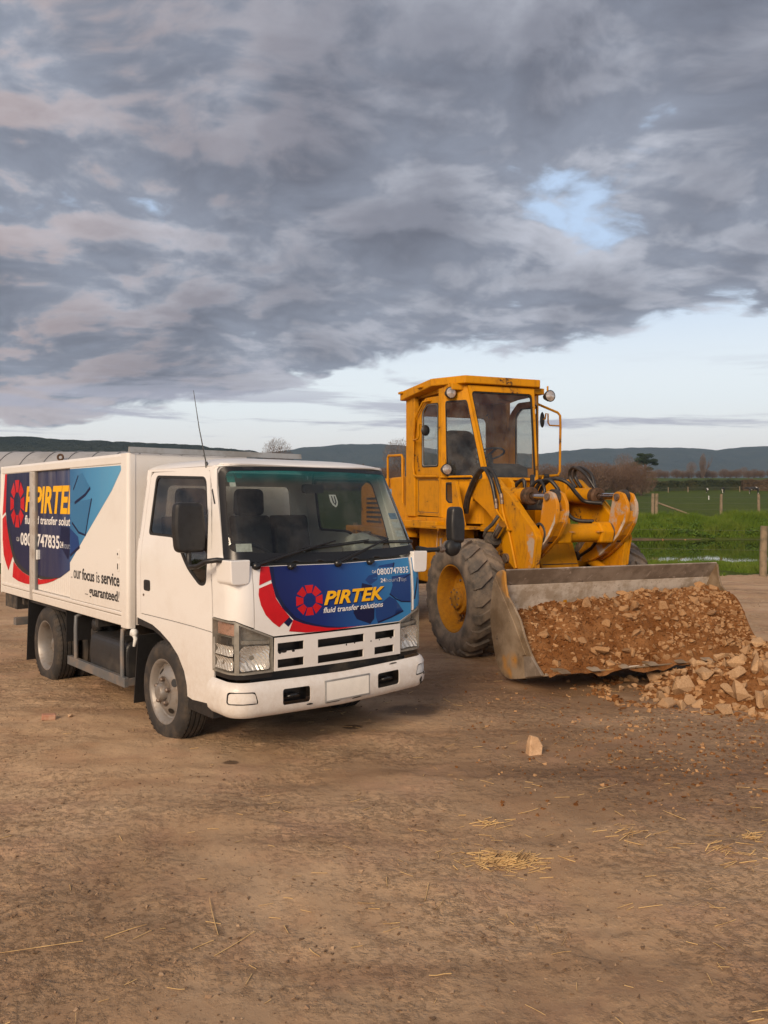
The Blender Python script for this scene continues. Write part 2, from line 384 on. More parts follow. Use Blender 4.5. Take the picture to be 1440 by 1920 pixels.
mat('brick_red', (.42, .20, .13), .9, col2=(.5, .32, .22), vscale=12)
def hill_mat(name, c1, c2):
    m, t, b, o = newmat(name)
    p = worldpos(t); n1 = nz(t, p, .012, 8, .7); n2 = nz(t, p, .06, 5, .7)
    c = mixc(t, maprange(t, n1, .36, .64), c1, c2); c = mixc(t, math_(t, 'MULTIPLY', maprange(t, n2, .5, .7), .5), c, tuple(x * .45 for x in c1))
    t.links.new(c, b.inputs['Base Color']); b.inputs['Roughness'].default_value = 1; b.inputs['Specular IOR Level'].default_value = 0
    bump(t, b, n2, 1.0, 14)
hill_mat('hill_forest', (.020, .030, .022), (.042, .050, .034))
def water():
    m, t, b, o = newmat('pond_water')
    b.inputs['Base Color'].default_value = (.018, .022, .012, 1); b.inputs['Roughness'].default_value = .0
    b.inputs['Specular IOR Level'].default_value = .6
    p = worldpos(t); bump(t, b, nz(t, p, 2.5, 3, .5), .03, .02)
water()

# ------------------------------------------------------------------ mesh helpers
class MB:
    """collects faces; build() links them as ONE mesh object"""
    def __init__(self): self.v = []; self.f = []; self.mi = []; self.sm = []; self.cur = 0
    def add(self, vs, fs, smooth=False, m=None):
        k = len(self.v); self.v += [tuple(map(float, p)) for p in vs]
        for f in fs:
            self.f.append(tuple(i + k for i in f)); self.mi.append(self.cur if m is None else m); self.sm.append(smooth)
        return self
    def box(self, a, b, rot=None, c=None):
        x0, y0, z0 = a; x1, y1, z1 = b
        vs = [(x, y, z) for x in (x0, x1) for y in (y0, y1) for z in (z0, z1)]
        if rot is not None:
            c = Vector(c if c is not None else [(p + q) / 2 for p, q in zip(a, b)])
            vs = [tuple(rot @ (Vector(p) - c) + c) for p in vs]
        return self.add(vs, [(0, 1, 3, 2), (4, 6, 7, 5), (0, 4, 5, 1), (2, 3, 7, 6), (0, 2, 6, 4), (1, 5, 7, 3)])
    def cyl(self, p0, p1, r0, r1=None, n=14, caps=True):
        return self.tube([p0, p1], [r0, r0 if r1 is None else r1], n, caps)
    def tube(self, pts, r, n=8, caps=True, closed=False):
        pts = [Vector(p) for p in pts]; m = len(pts)
        rs = r if isinstance(r, (list, tuple)) else [r] * m
        vs = []; prev = None
        for i, p in enumerate(pts):
            if closed: d = pts[(i + 1) % m] - pts[i - 1]
            else: d = pts[min(i + 1, m - 1)] - pts[max(i - 1, 0)]
            d.normalize()
            if prev is None:
                a = d.orthogonal().normalized()
            else:
                a = prev - d * prev.dot(d)
                a = a.normalized() if a.length > 1e-6 else d.orthogonal().normalized()
            prev = a; bb = d.cross(a)
            for k in range(n):
                th = 2 * math.pi * k / n
                vs.append(p + (a * math.cos(th) + bb * math.sin(th)) * rs[i])
        fs = []
        for i in range(m if closed else m - 1):
            j = (i + 1) % m
            for k in range(n):
                fs.append((i * n + k, i * n + (k + 1) % n, j * n + (k + 1) % n, j * n + k))
        self.add(vs, fs, True)
        if caps and not closed:
            self.add([vs[k] for k in range(n)], [tuple(range(n))]); self.add([vs[(m - 1) * n + k] for k in range(n)], [tuple(range(n))])
        return self
    def lathe(self, prof, c=(0, 0, 0), axis='y', n=40, smooth=True):
        """prof: [(radius, axial)]"""
        vs = []
        for (r, a) in prof:
            for k in range(n):
                th = 2 * math.pi * k / n; u, w = r * math.cos(th), r * math.sin(th)
                p = (u, a, w) if axis == 'y' else ((a, u, w) if axis == 'x' else (u, w, a))
                vs.append((p[0] + c[0], p[1] + c[1], p[2] + c[2]))
        fs = [(i * n + k, i * n + (k + 1) % n, (i + 1) * n + (k + 1) % n, (i + 1) * n + k) for i in range(len(prof) - 1) for k in range(n)]
        return self.add(vs, fs, smooth)
    def prism(self, poly, axis, a, b):
        """poly in the two other axes (in xyz order), extruded from a to b"""
        def P(u, w, h): return {'x': (h, u, w), 'y': (u, h, w), 'z': (u, w, h)}[axis]
        n = len(poly); vs = [P(u, w, a) for u, w in poly] + [P(u, w, b) for u, w in poly]
        fs = [tuple(range(n)), tuple(range(2 * n - 1, n - 1, -1))] + [(i, (i + 1) % n, n + (i + 1) % n, n + i) for i in range(n)]
        return self.add(vs, fs)
    def build(self, name, mats, parent=None, flip=False, bev=0, seg=2, sharp=None, recalc=True):
        vs = [(x, -y, z) for x, y, z in self.v] if flip else self.v
        fs = [f[::-1] for f in self.f] if flip else self.f
        me = bpy.data.meshes.new(name); me.from_pydata(vs, [], fs)
        mats = mats if isinstance(mats, (list, tuple)) else [mats]
        for m in mats: me.materials.append(MATS[m])
        me.polygons.foreach_set('material_index', self.mi); me.polygons.foreach_set('use_smooth', self.sm)
        if recalc and len(fs) < 6000:
            bm = bmesh.new(); bm.from_mesh(me); bmesh.ops.recalc_face_normals(bm, faces=bm.faces); bm.to_mesh(me); bm.free()
        if sharp: me.set_sharp_from_angle(angle=R(sharp))
        me.update()
        o = bpy.data.objects.new(name, me); COL.objects.link(o)
        if parent is not None: o.parent = parent
        if bev:
            b = o.modifiers.new('bevel', 'BEVEL'); b.width = bev; b.segments = seg; b.limit_method = 'ANGLE'; b.angle_limit = R(40)
            b.harden_normals = False
        return o

def tag(o, label=None, cat=None, group=None, kind=None):
    if label: o['label'] = label
    if cat: o['category'] = cat
    if group: o['group'] = group
    if kind: o['kind'] = kind
    return o
def empty(name, loc=(0, 0, 0), rz=0.0):
    o = bpy.data.objects.new(name, None); COL.objects.link(o); o.location = loc; o.rotation_euler = (0, 0, rz); o.empty_display_size = .2
    return o

def pip(px, py, poly):
    poly = np.asarray(poly, float); n = len(poly); ins = np.zeros(len(px), bool); j = n - 1
    for i in range(n):
        xi, yi = poly[i]; xj, yj = poly[j]
        if yi != yj:
            ins ^= ((yi > py) != (yj > py)) & (px < (xj - xi) * (py - yi) / (yj - yi) + xi)
        j = i
    return ins
def densify(poly, step):
    out = []
    for i in range(len(poly)):
        a = np.array(poly[i], float); b = np.array(poly[(i + 1) % len(poly)], float); n = max(1, int(np.linalg.norm(b - a) / step))
        for k in range(n): out.append(tuple(a + (b - a) * k / n))
    return out
def rounded(poly, r, n=5):
    """round the corners of a polygon"""
    out = []; m = len(poly); rr = r if isinstance(r, (list, tuple)) else [r] * m
    for i in range(m):
        p = np.array(poly[i], float); a = np.array(poly[i - 1], float); b = np.array(poly[(i + 1) % m], float)
        da, db = a - p, b - p; la, lb = np.linalg.norm(da), np.linalg.norm(db); q = min(rr[i], la * .48, lb * .48)
        if q < 1e-4: out.append(tuple(p)); continue
        A, B = p + da / la * q, p + db / lb * q
        for k in range(n + 1):
            s = k / n; out.append(tuple((1 - s) ** 2 * A + 2 * s * (1 - s) * p + s * s * B))
    return out
def tri2d(outer, holes=(), step=.06):
    """triangulate a polygon with holes, with inner grid points every `step`"""
    loops = [densify(outer, step)] + [densify(h, step) for h in holes]
    V = []; Eg = []
    for lp in loops:
        k = len(V); V += lp; Eg += [(k + i, k + (i + 1) % len(lp)) for i in range(len(lp))]
    a = np.array(outer, float); mn, mx = a.min(0), a.max(0)
    gx, gy = np.meshgrid(np.arange(mn[0] + step / 2, mx[0], step), np.arange(mn[1] + step / 2, mx[1], step)); gx, gy = gx.ravel(), gy.ravel()
    if len(gx):
        ok = pip(gx, gy, outer)
        for h in holes: ok &= ~pip(gx, gy, h)
        V += list(zip(gx[ok], gy[ok]))
    vv, ee, ff, *_ = delaunay_2d_cdt([Vector((float(x), float(y))) for x, y in V], Eg, [], 0, 1e-6)
    v = np.array([(p.x, p.y) for p in vv]); f = np.array([t for t in ff if len(t) == 3])
    c = v[f].mean(1); ok = pip(c[:, 0], c[:, 1], outer)
    for h in holes: ok &= ~pip(c[:, 0], c[:, 1], h)
    return v, f[ok]
def drape(mb, S, outer, holes=(), step=.06, off=0.0, thick=0.0, m=None):
    """lay a polygon on the surface S(u, w) -> xyz; thick > 0 gives it depth inwards. S normals point outwards via S.sign"""
    v, f = tri2d(outer, holes, step)
    P = np.array([S(u, w) for u, w in v]); e = 1e-3
    Pu = np.array([S(u + e, w) for u, w in v]) - P; Pw = np.array([S(u, w + e) for u, w in v]) - P
    n = np.cross(Pu, Pw); n /= np.linalg.norm(n, axis=1)[:, None] + 1e-12; n *= getattr(S, 'sign', 1)
    A = P + n * off
    if getattr(S, 'sign', 1) < 0: f = f[:, ::-1]
    mb.add(A, [tuple(t) for t in f], True, m)
    if thick:
        B = A - n * thick
        mb.add(B, [tuple(t[::-1]) for t in f], True, m)
        cnt = {}
        for t in f:
            for i in range(3):
                k = (t[i], t[(i + 1) % 3]); cnt[k] = cnt.get(k, 0) + 1
        vs = []; fs = []
        for (i, j) in cnt:
            if (j, i) not in cnt:
                k = len(vs); vs += [A[i], A[j], B[j], B[i]]; fs.append((k, k + 1, k + 2, k + 3))
        mb.add(vs, fs, False, m)
    return mb
def clip_x(tri, lim, keep_less):
    out = []; n = len(tri)
    for i in range(n):
        a, b = tri[i], tri[(i + 1) % n]; ia = (a[0] <= lim) == keep_less; ib = (b[0] <= lim) == keep_less
        if ia: out.append(a)
        if ia != ib:
            s = (lim - a[0]) / (b[0] - a[0]); out.append((lim, a[1] + s * (b[1] - a[1])))
    return out
_TX = {}
def text2d(s, bold=0.0, shear=0.0):
    """flat letter triangles, scaled to the unit box of the string's own extent"""
    key = (s, bold, shear)
    if key in _TX: return _TX[key]
    cu = bpy.data.curves.new('letters', 'FONT'); cu.body = s; cu.offset = bold; cu.shear = shear; cu.resolution_u = 3
    ob = bpy.data.objects.new('letters', cu); COL.objects.link(ob)
    dg = bpy.context.evaluated_depsgraph_get(); dg.update()
    me = ob.evaluated_get(dg).to_mesh(); me.calc_loop_triangles()
    v = np.array([(p.co.x, p.co.y) for p in me.vertices]); f = np.array([t.vertices[:] for t in me.loop_triangles])
    ob.evaluated_get(dg).to_mesh_clear(); bpy.data.objects.remove(ob); bpy.data.curves.remove(cu)
    mn, mx = v.min(0), v.max(0); v = (v - mn) / (mx - mn)
    _TX[key] = (v, f); return v, f
def letters(mb, S, s, u0, u1, w0, w1, bold=0.0, shear=0.0, off=.0015, tilt=0.0, clip=None, m=None, step=None):
    v, f = text2d(s, bold, shear); e = 1e-3
    for t in f:
        q = [(u0 + v[i][0] * (u1 - u0), w0 + v[i][1] * (w1 - w0) + tilt * v[i][0]) for i in t]
        if clip:
            for lim, less in clip:
                q = clip_x(q, lim, less) if len(q) >= 3 else q
        if len(q) < 3: continue
        vs = []
        for (u, w) in q:
            p = np.array(S(u, w)); n = np.cross(np.array(S(u + e, w)) - p, np.array(S(u, w + e)) - p); n = n / np.linalg.norm(n) * getattr(S, 'sign', 1)
            vs.append(p + n * off)
        mb.add(vs, [tuple(range(len(vs)))], False, m)
    return mb
def stroke(pts, w):
    """a polyline widened to a polygon"""
    pts = [np.array(p, float) for p in pts]; L = []; Rr = []
    for i, p in enumerate(pts):
        d = pts[min(i + 1, len(pts) - 1)] - pts[max(i - 1, 0)]; d /= np.linalg.norm(d); n = np.array([-d[1], d[0]]) * w / 2
        L.append(tuple(p + n)); Rr.append(tuple(p - n))
    return L + Rr[::-1]
def vnoise(x, y, s, seed=0):
    """numpy value noise in [-1, 1]"""
    x = np.asarray(x, float) / s + 137.3 * seed; y = np.asarray(y, float) / s + 71.7 * seed
    xi, yi = np.floor(x).astype(np.int64), np.floor(y).astype(np.int64); fx, fy = x - xi, y - yi
    fx = fx * fx * (3 - 2 * fx); fy = fy * fy * (3 - 2 * fy)
    def h(a, b):
        n = (a * 374761393 + b * 668265263 + seed * 9176) & 0x7fffffff
        n = ((n ^ (n >> 13)) * 1274126177) & 0x7fffffff
        return ((n ^ (n >> 16)) & 0xffff) / 32767.5 - 1
    return (h(xi, yi) * (1 - fx) + h(xi + 1, yi) * fx) * (1 - fy) + (h(xi, yi + 1) * (1 - fx) + h(xi + 1, yi + 1) * fx) * fy
def sst(a, b, x):
    t = np.clip((np.asarray(x, float) - a) / (b - a), 0, 1); return t * t * (3 - 2 * t)
#SECTION
# ------------------------------------------------------------------ the setting: ground, pond, hills
def terrain(X, Y, rough=True):
    X = np.asarray(X, float); Y = np.asarray(Y, float)
    wet = sst(2.0, 6.5, X)                                           # the pond lies only to the right
    prof = np.interp(Y, [-60, 19, 21, 24.2, 26.5, 40.5, 43, 48, 150, 160, 300, 1200, 4000], [0, 0, .02, -.12, -.55, -.75, .25, .88, 3.16, 3.8, 11, 24, 40])
    dry = np.interp(Y, [-60, 24, 48, 150, 160, 300, 1200, 4000], [0, .05, .88, 3.16, 3.8, 11, 24, 40])
    z = dry * (1 - wet) + prof * wet
    z = z + vnoise(X, Y, 9, 3) * .25 * sst(22, 60, Y) + vnoise(X, Y, 60, 4) * 1.0 * sst(160, 300, Y)
    if rough:
        near = 1 - sst(17, 21, Y)
        a = vnoise(X, Y, 1.7, 5) * .018 + vnoise(X, Y, .55, 6) * .013 + vnoise(X, Y, .16, 7) * .0085 + np.maximum(0, vnoise(X, Y, .09, 8) - .15) * .013
        # shallow wheel tracks across the foreground
        trk = np.exp(-((X + 1.55 - .55 * (Y - 3.2)) / .22) ** 2) * sst(1, 2.5, Y) * (1 - sst(5, 6, Y))
        z = z + near * (a - .02 * trk * (1 + vnoise(X, Y, .3, 9))) + sst(19, 22, Y) * (1 - sst(60, 90, Y)) * vnoise(X, Y, 1.1, 11) * .05
    return z
def ground_z(x, y): return float(terrain(np.array([x]), np.array([y]))[0])

def build_ground():
    xs = np.concatenate([-np.geomspace(2600, 6.2, 42), np.arange(-6, 9, .045), np.geomspace(9.05, 2600, 60)])
    ys = np.concatenate([np.linspace(-60, 1.6, 30), np.arange(1.7, 9, .032), np.arange(9, 20, .07), np.arange(20, 62, .35), np.geomspace(62, 3600, 60)])
    Xg, Yg = np.meshgrid(xs, ys); Zg = terrain(Xg, Yg)
    nx, ny = len(xs), len(ys)
    co = np.stack([Xg, Yg, Zg], -1).reshape(-1, 3)
    i = np.arange(ny - 1)[:, None] * nx + np.arange(nx - 1)[None, :]
    F = np.stack([i, i + 1, i + nx + 1, i + nx], -1).reshape(-1, 4)
    cx = (Xg[:-1, :-1] + Xg[1:, 1:]).ravel() / 2; cy = (Yg[:-1, :-1] + Yg[1:, 1:]).ravel() / 2
    edge = 19.3 + vnoise(cx, cy, 1.3, 21) * .5 + vnoise(cx, cy, .35, 22) * .25
    mi = np.where(cy > edge, 1, 0)
    yp = 153.5 + (cx - 60) * .05
    mi = np.where(np.abs(cy - yp) < 2.2, 2, mi)
    scar = (np.abs(cy - 46.3 - vnoise(cx, cy, 3, 23) * .9) < .55) & (cx > 12) & (vnoise(cx, cy, 2.2, 24) > -.25)
    mi = np.where(scar, 2, mi)
    mud = (cx > 4) & (cy > 40.2 + vnoise(cx, cy, 1.5, 25) * .5) & (cy < 41.9 + vnoise(cx, cy, 1.2, 26) * .6)
    mi = np.where(mud, 3, mi)
    me = bpy.data.meshes.new('ground'); me.vertices.add(len(co)); me.vertices.foreach_set('co', co.ravel())
    me.loops.add(F.size); me.loops.foreach_set('vertex_index', F.ravel().astype(np.int32))
    me.polygons.add(len(F)); me.polygons.foreach_set('loop_start', np.arange(0, F.size, 4, dtype=np.int32))
    me.polygons.foreach_set('loop_total', np.full(len(F), 4, np.int32))
    for m in ('yard_dirt', 'paddock_grass', 'race_path', 'bank_mud'): me.materials.append(MATS[m])
    me.polygons.foreach_set('material_index', mi.astype(np.int32)); me.polygons.foreach_set('use_smooth', np.ones(len(F), bool))
    me.update(calc_edges=True)
    o = bpy.data.objects.new('ground', me); COL.objects.link(o); tag(o, kind='structure')
build_ground()
wtr = MB()
px = np.linspace(2.5, 90, 60); up = [(x, 43.5) for x in px]; dn = [(x, 23.0) for x in px[::-1]]
wtr.add([(x, y, -.2) for x, y in up + dn], [tuple(range(120))])
tag(wtr.build('pond_water', 'pond_water'), kind='structure')

def ridge(name, prof, dist, depth, seed, matn, jag):
    """a forested hill range: prof = [(azimuth px offset / focal, height px / focal)] read at `dist`"""
    n = 420; m = 26; ax = np.linspace(prof[0][0], prof[-1][0], n)
    el = np.interp(ax, [p[0] for p in prof], [p[1] for p in prof])
    el = el + (vnoise(ax * 1000, ax * 0, 34, seed) * 1.0 + vnoise(ax * 1000, ax * 0, 11, seed + 1) * .55 + vnoise(ax * 1000, ax * 0, 3.2, seed + 2) * jag) * .0012
    vs = []; fs = []
    for j in range(m):
        s = j / (m - 1)                                               # 0 = foot, .5 = crest, 1 = far side
        y = dist - depth + 2 * depth * s
        hfac = math.sin(min(s, 1 - s) * math.pi) ** .8
        for i in range(n):
            x = ax[i] * dist * (1 + .0 * s); h = el[i] * dist
            nb = float(mnoise.noise(Vector((x * .006, y * .006, seed)))) * .14 * h + float(mnoise.noise(Vector((x * .03, y * .03, seed)))) * .03 * h
            base = 10
            vs.append((x, y, base + max(0, (h - base)) * hfac + (nb * hfac * (1 - hfac) * 3)))
    for j in range(m - 1):
        for i in range(n - 1):
            fs.append((j * n + i, j * n + i + 1, (j + 1) * n + i + 1, (j + 1) * n + i))
    mb = MB(); mb.add(vs, fs, True); o = mb.build(name, matn, recalc=False); return tag(o, kind='structure')
def az(u): return (u - 720) / FPX
def elv(v): return (VH - v) / FPX
ridge('hills', [(az(-700), elv(800)), (az(-200), elv(812)), (az(0), elv(820)), (az(120), elv(823)), (az(250), elv(829)), (az(380), elv(836)), (az(480), elv(845)), (az(560), elv(862)), (az(640), elv(885))], 950, 300, 31, 'hill_forest', 1.3)
ridge('far_hills', [(az(-900), elv(850)), (az(300), elv(852)), (az(500), elv(850)), (az(570), elv(840)), (az(640), elv(834)), (az(720), elv(834)), (az(800), elv(840)), (az(900), elv(848)), (az(1010), elv(852)), (az(1090), elv(843)), (az(1190), elv(839)), (az(1290), elv(842)), (az(1320), elv(846)), (az(1380), elv(839)), (az(1420), elv(836)), (az(1500), elv(836)), (az(1800), elv(826)), (az(2400), elv(840))], 2700, 620, 41, 'hill_forest', .35)
# ------------------------------------------------------------------ the service truck (x forward, y to its right in the code, z up)
truck = empty('service_truck', (-0.952, 6.441, 0), .701 - math.pi / 2)
tag(truck, 'small white service truck with blue and red printed box body and cab front', 'truck')
def TP(mb, name, mats, parent=truck, **k): return mb.build(name, mats, parent, flip=True, **k)
XF = [(.30, 1.02), (.45, 1.03), (.85, 1.03), (1.05, 1.03), (1.18, 1.02), (1.30, 1.0), (1.5, .915), (1.95, .70), (2.05, .62)]
WZ = [(.3, .805), (1.25, .811), (1.38, .80), (1.95, .72), (2.05, .69)]
def xf(z): return float(np.interp(z, [p[0] for p in XF], [p[1] for p in XF]))
def wz(z): return float(np.interp(z, [p[0] for p in WZ], [p[1] for p in WZ]))
TA, TRAD = .69, .12; TARC = TRAD * math.pi / 2
def Ffront(t, z):
    """cab front skin: t runs across the front (positive = truck's right), round the corner and back along the side"""
    s = 1 if t >= 0 else -1; a = abs(t); k = wz(z) / .81; x0 = xf(z)
    if a <= TA: return (x0 - .03 * (a / TA) ** 2, s * a * k, z)
    if a <= TA + TARC:
        ph = (a - TA) / TRAD; return (x0 - .03 - TRAD * (1 - math.cos(ph)), s * k * (TA + TRAD * math.sin(ph)), z)
    return (x0 - .03 - TRAD - (a - TA - TARC), s * k * (TA + TRAD), z)
Ffront.sign = 1
def make_side(sg):
    def S(x, z): return (x, sg * wz(z), z)
    S.sign = -sg
    return S
SIDE = {1: make_side(1), -1: make_side(-1)}
def mirror_poly(p): return [(-a, b) for a, b in p]

# --- cab skin: front corners, pillars and roof
cab = MB()
for sg in (1, -1):
    corner = [(.677, .912), (.80, .962), (1.055, .968), (1.055, 1.30), (1.02, 1.345), (.86, 1.335), (.677, 1.302)]
    drape(cab, Ffront, [(sg * a, b) for a, b in corner], step=.05, thick=.012)
    pillar = [(.872, 1.34), (1.03, 1.348), (1.0, 1.5), (.955, 1.75), (.925, 1.95), (.80, 1.966), (.84, 1.93), (.862, 1.8)]
    drape(cab, Ffront, [(sg * a, b) for a, b in pillar], step=.05, thick=.012)
# roof
rb = [Ffront(t, 1.952)[:2] for t in np.linspace(-.93, .93, 40)]
foot = rb + [(-.474, .72), (-.474, -.72)]
def Sroof(x, y):
    yy = min(1, abs(y) / .722); xx = max(0, x) / .71; rr = max(0, (-x) / .474)
    return (x, y, 1.950 + .078 * (1 - yy ** 5) ** .6 * (1 - min(1, xx) ** 4) ** .7 * (1 - .25 * rr ** 6))
drape(cab, Sroof, foot, step=.045, thick=.01)
header = [(-.86, 1.945), (-.6, 1.962), (.6, 1.962), (.86, 1.945), (.80, 1.972), (-.80, 1.972)]
drape(cab, Ffront, header, step=.05, off=.003)
# side skin outside the doors (rear strip and sill)
for sg in (1, -1):
    S = SIDE[sg]
    drape(cab, S, [(-.474, .84), (-.405, .832), (-.405, 1.955), (-.474, 1.955)], step=.08, thick=.012)
    top = [(-.405, 1.94), (.56, 1.925), (.58, 1.952), (-.405, 1.957)]
    drape(cab, S, top, step=.08, thick=.012)
    sill = [(-.405, .833), (-.2, .812), (-.07, .777), (.087, .717), (.21, .645), (.30, .55), (.340, .46), (.348, .385), (.42, .375), (.725, .395), (.715, .86), (.45, .868), (.1, .872), (-.405, .872)]
    drape(cab, S, sill, step=.06, thick=.012)
# rear wall with its window opening
def Sback(y, z): return (-.474, y, z)
Sback.sign = -1
drape(cab, Sback, [(-.80, .80), (.80, .80), (.80, 1.38), (.72, 1.95), (-.72, 1.95), (-.80, 1.38)], [rounded([(-.60, 1.42), (.60, 1.42), (.56, 1.84), (-.56, 1.84)], .05)], step=.1, thick=.015)
TP(cab, 'cab_shell', 'white_paint', sharp=35, recalc=False)

# floor pan, wheel-arch liners and the dark void behind the grille
cf = MB(); cf.box((-.46, -.78, .80), (.86, .78, .84))
cf.box((.90, -.66, .40), (.93, .66, 1.25)); cf.box((.55, -.76, .62), (.88, .76, .80))
TP(cf, 'floor_pan', 'chassis_black')
for sg in (1, -1):
    ln = MB(); arch = [(-.46, .81), (-.2, .79), (-.07, .755), (.087, .70), (.21, .63), (.295, .54), (.333, .45), (.34, .36)]
    vs = []
    for x, z in arch: vs += [(x, sg * .798, z), (x, sg * .42, z)]
    ln.add(vs, [(2 * i, 2 * i + 1, 2 * i + 3, 2 * i + 2) for i in range(len(arch) - 1)], True)
    ln.box((.35, sg * .42, .30), (.70, sg * .80, .385))
    TP(ln, 'wheel_arch_liner', 'black_plastic')
    fl = MB()                                                         # black moulding that edges the arch
    lipo = [(-.474, .838), (-.2, .818), (-.07, .783), (.087, .723), (.21, .652), (.305, .556), (.347, .465), (.355, .385)]
    lipi = [(.330, .385), (.322, .452), (.283, .535), (.195, .622), (.078, .69), (-.075, .742), (-.2, .772), (-.474, .785)]
    drape(fl, SIDE[sg], lipo + lipi, step=.06, off=-.006, thick=.02)
    TP(fl, 'arch_moulding', 'black_plastic', recalc=False)

# --- doors
DOOR = [(-.400, .878), (.1, .878), (.45, .874), (.712, .866), (.715, 1.0), (.700, 1.30), (.655, 1.50), (.60, 1.72), (.545, 1.905), (.48, 1.932), (-.36, 1.934), (-.400, 1.90)]
WIN = rounded([(-.315, 1.468), (.10, 1.460), (.19, 1.40), (.33, 1.265), (.53, 1.150), (.625, 1.165), (.632, 1.32), (.585, 1.56), (.475, 1.885), (-.315, 1.912)], [.04, .06, .08, .1, .05, .05, .1, .1, .06, .05])
WING = rounded([(-.295, 1.486), (.11, 1.478), (.205, 1.414), (.345, 1.28), (.535, 1.172), (.607, 1.182), (.612, 1.32), (.566, 1.56), (.462, 1.868), (-.295, 1.893)], [.04, .06, .08, .1, .05, .05, .1, .1, .06, .05])
for sg in (1, -1):
    S = SIDE[sg]; d = MB(); drape(d, S, DOOR, [WIN], step=.05, thick=.02)
    door = TP(d, 'door', 'white_paint', sharp=35, recalc=False)
    sl = MB(); drape(sl, S, WIN, [WING], step=.05, off=-.002, thick=.012); TP(sl, 'window_seal', 'seal_black', door, recalc=False)
    g = MB(); drape(g, S, WING, step=.08, off=-.008); TP(g, 'window_pane', 'side_glass', door, recalc=False)
    h = MB(); y0 = sg * .812
    h.prism(rounded([(-.335, 1.055), (-.235, 1.055), (-.235, 1.135), (-.335, 1.135)], .022), 'y', y0 - sg * .006, y0 + sg * .006)
    TP(h, 'handle', 'black_plastic', door, bev=.003)
    cr = MB(); cr.cyl((-.345, sg * .806, 1.02), (-.345, sg * .816, 1.02), .009, n=10); TP(cr, 'lock', 'nut_steel', door)
ww = MB()
drape(ww, Sback, rounded([(-.60, 1.42), (.60, 1.42), (.56, 1.84), (-.56, 1.84)], .05), step=.3, off=-.005); TP(ww, 'rear_window', 'lamp_glass', recalc=False)

# --- printed front panel
PANEL = [(-.664, .895), (-.535, .842), (.538, .848), (.672, .905), (.672, 1.300), (.5, 1.300), (0, 1.292), (-.5, 1.300), (-.664, 1.306)]
pn = MB(); drape(pn, Ffront, PANEL, step=.05, thick=.012)
panel = TP(pn, 'front_panel', 'white_paint', recalc=False)
def decal(name, mt, polys, S, parent, off, step=.05, texts=(), strokes=()):
    for p in list(polys) + [stroke(*q) for q in strokes]:
        b = MB(); drape(b, S, p, step=step, off=off); TP(b, name, mt, parent, recalc=False)
    for (s, u0, u1, w0, w1, kw) in texts:
        b = MB(); letters(b, S, s, u0, u1, w0, w1, off=off, **kw); TP(b, name, mt, parent, recalc=False)
navy = [(.555, 1.296), (.545, 1.20), (.520, 1.10), (.470, 1.02), (.385, .937), (.31, .905), (.222, .880), (.125, .862), (.025, .853), (-.10, .850), (-.535, .847), (-.660, .898), (-.660, 1.302), (-.5, 1.296), (0, 1.288), (.4, 1.295)]
decal('blue_print', 'print_front', [navy], Ffront, panel, .0012)
decal('navy_border', 'print_navy', [[(.556, 1.296), (.545, 1.20), (.520, 1.10), (.470, 1.02), (.385, .937), (.31, .905), (.222, .880), (.125, .862), (.025, .853), (-.10, .850), (.03, .862), (.12, .875), (.215, .896), (.30, .923), (.37, .955), (.445, 1.03), (.495, 1.107), (.518, 1.2), (.525, 1.296)], [(.43, .972), (.395, .936), (.43, .900), (.47, .936)]], Ffront, panel, .0018)
decal('red_swoosh', 'print_red', [
    [(.615, 1.298), (.556, 1.298), (.545, 1.211), (.635, 1.180)],
    [(.543, 1.190), (.520, 1.092), (.478, 1.03), (.42, .965), (.498, .903), (.545, .938), (.595, .99), (.628, 1.055), (.642, 1.12), (.637, 1.161)],
    [(.393, .943), (.32, .912), (.242, .890), (.13, .866), (.025, .855), (-.10, .852), (-.182, .852), (-.05, .847), (.125, .845), (.299, .850), (.425, .870)]], Ffront, panel, .0024)
flower = []
for k in range(8):
    c0, c1 = R(45 * k - 20.5 + 90), R(45 * k + 20.5 + 90); cx, cz = .266, 1.061
    flower.append([(cx - ro * math.cos(c) * .108 / .108, cz + ro * math.sin(c) * .96) for ro, c in ((.052, c0), (.109, c0 + .045), (.109, c1 - .045), (.052, c1))])
decal('red_flower_petal', 'print_red', flower, Ffront, panel, .0030)
decal('petal', 'print_petal', [
    [(-.466, 1.175), (-.655, 1.185), (-.655, .980), (-.557, .992), (-.442, 1.052), (-.471, 1.111)],
    [(-.438, 1.035), (-.50, 1.005), (-.578, .918), (-.322, .860), (-.303, .905), (-.30, .968)],
    [(-.332, 1.206), (-.327, 1.162), (-.256, 1.129), (-.212, 1.165), (-.246, 1.194)],
    [(-.505, 1.271), (-.488, 1.242), (-.343, 1.245), (-.354, 1.258)]], Ffront, panel, .0018)
decal('dark_petal', 'print_navy', [
    [(-.289, .964), (-.289, .893), (-.246, .858), (-.13, .900), (-.10, .945), (-.103, .995)],
    [(-.273, 1.124), (-.182, 1.146), (-.171, 1.097), (-.171, 1.056), (-.267, 1.066)]], Ffront, panel, .0018)
decal('petal_line', 'print_navy', [], Ffront, panel, .0022, strokes=[
    ([(-.438, 1.052), (-.50, 1.012), (-.557, .988), (-.655, .978)], .010), ([(-.578, .918), (-.45, .883), (-.325, .858)], .012),
    ([(-.505, 1.272), (-.488, 1.238)], .012), ([(-.66, 1.18), (-.57, 1.15)], .008), ([(-.289, .96), (-.285, .89), (-.246, .856)], .008)])
W = dict(bold=.0, shear=.28)
decal('yellow_lettering_shadow', 'print_navy', [], Ffront, panel, .0030, texts=[('PIRTEK', .147, -.392, 1.012, 1.104, dict(bold=.045, shear=.28))])
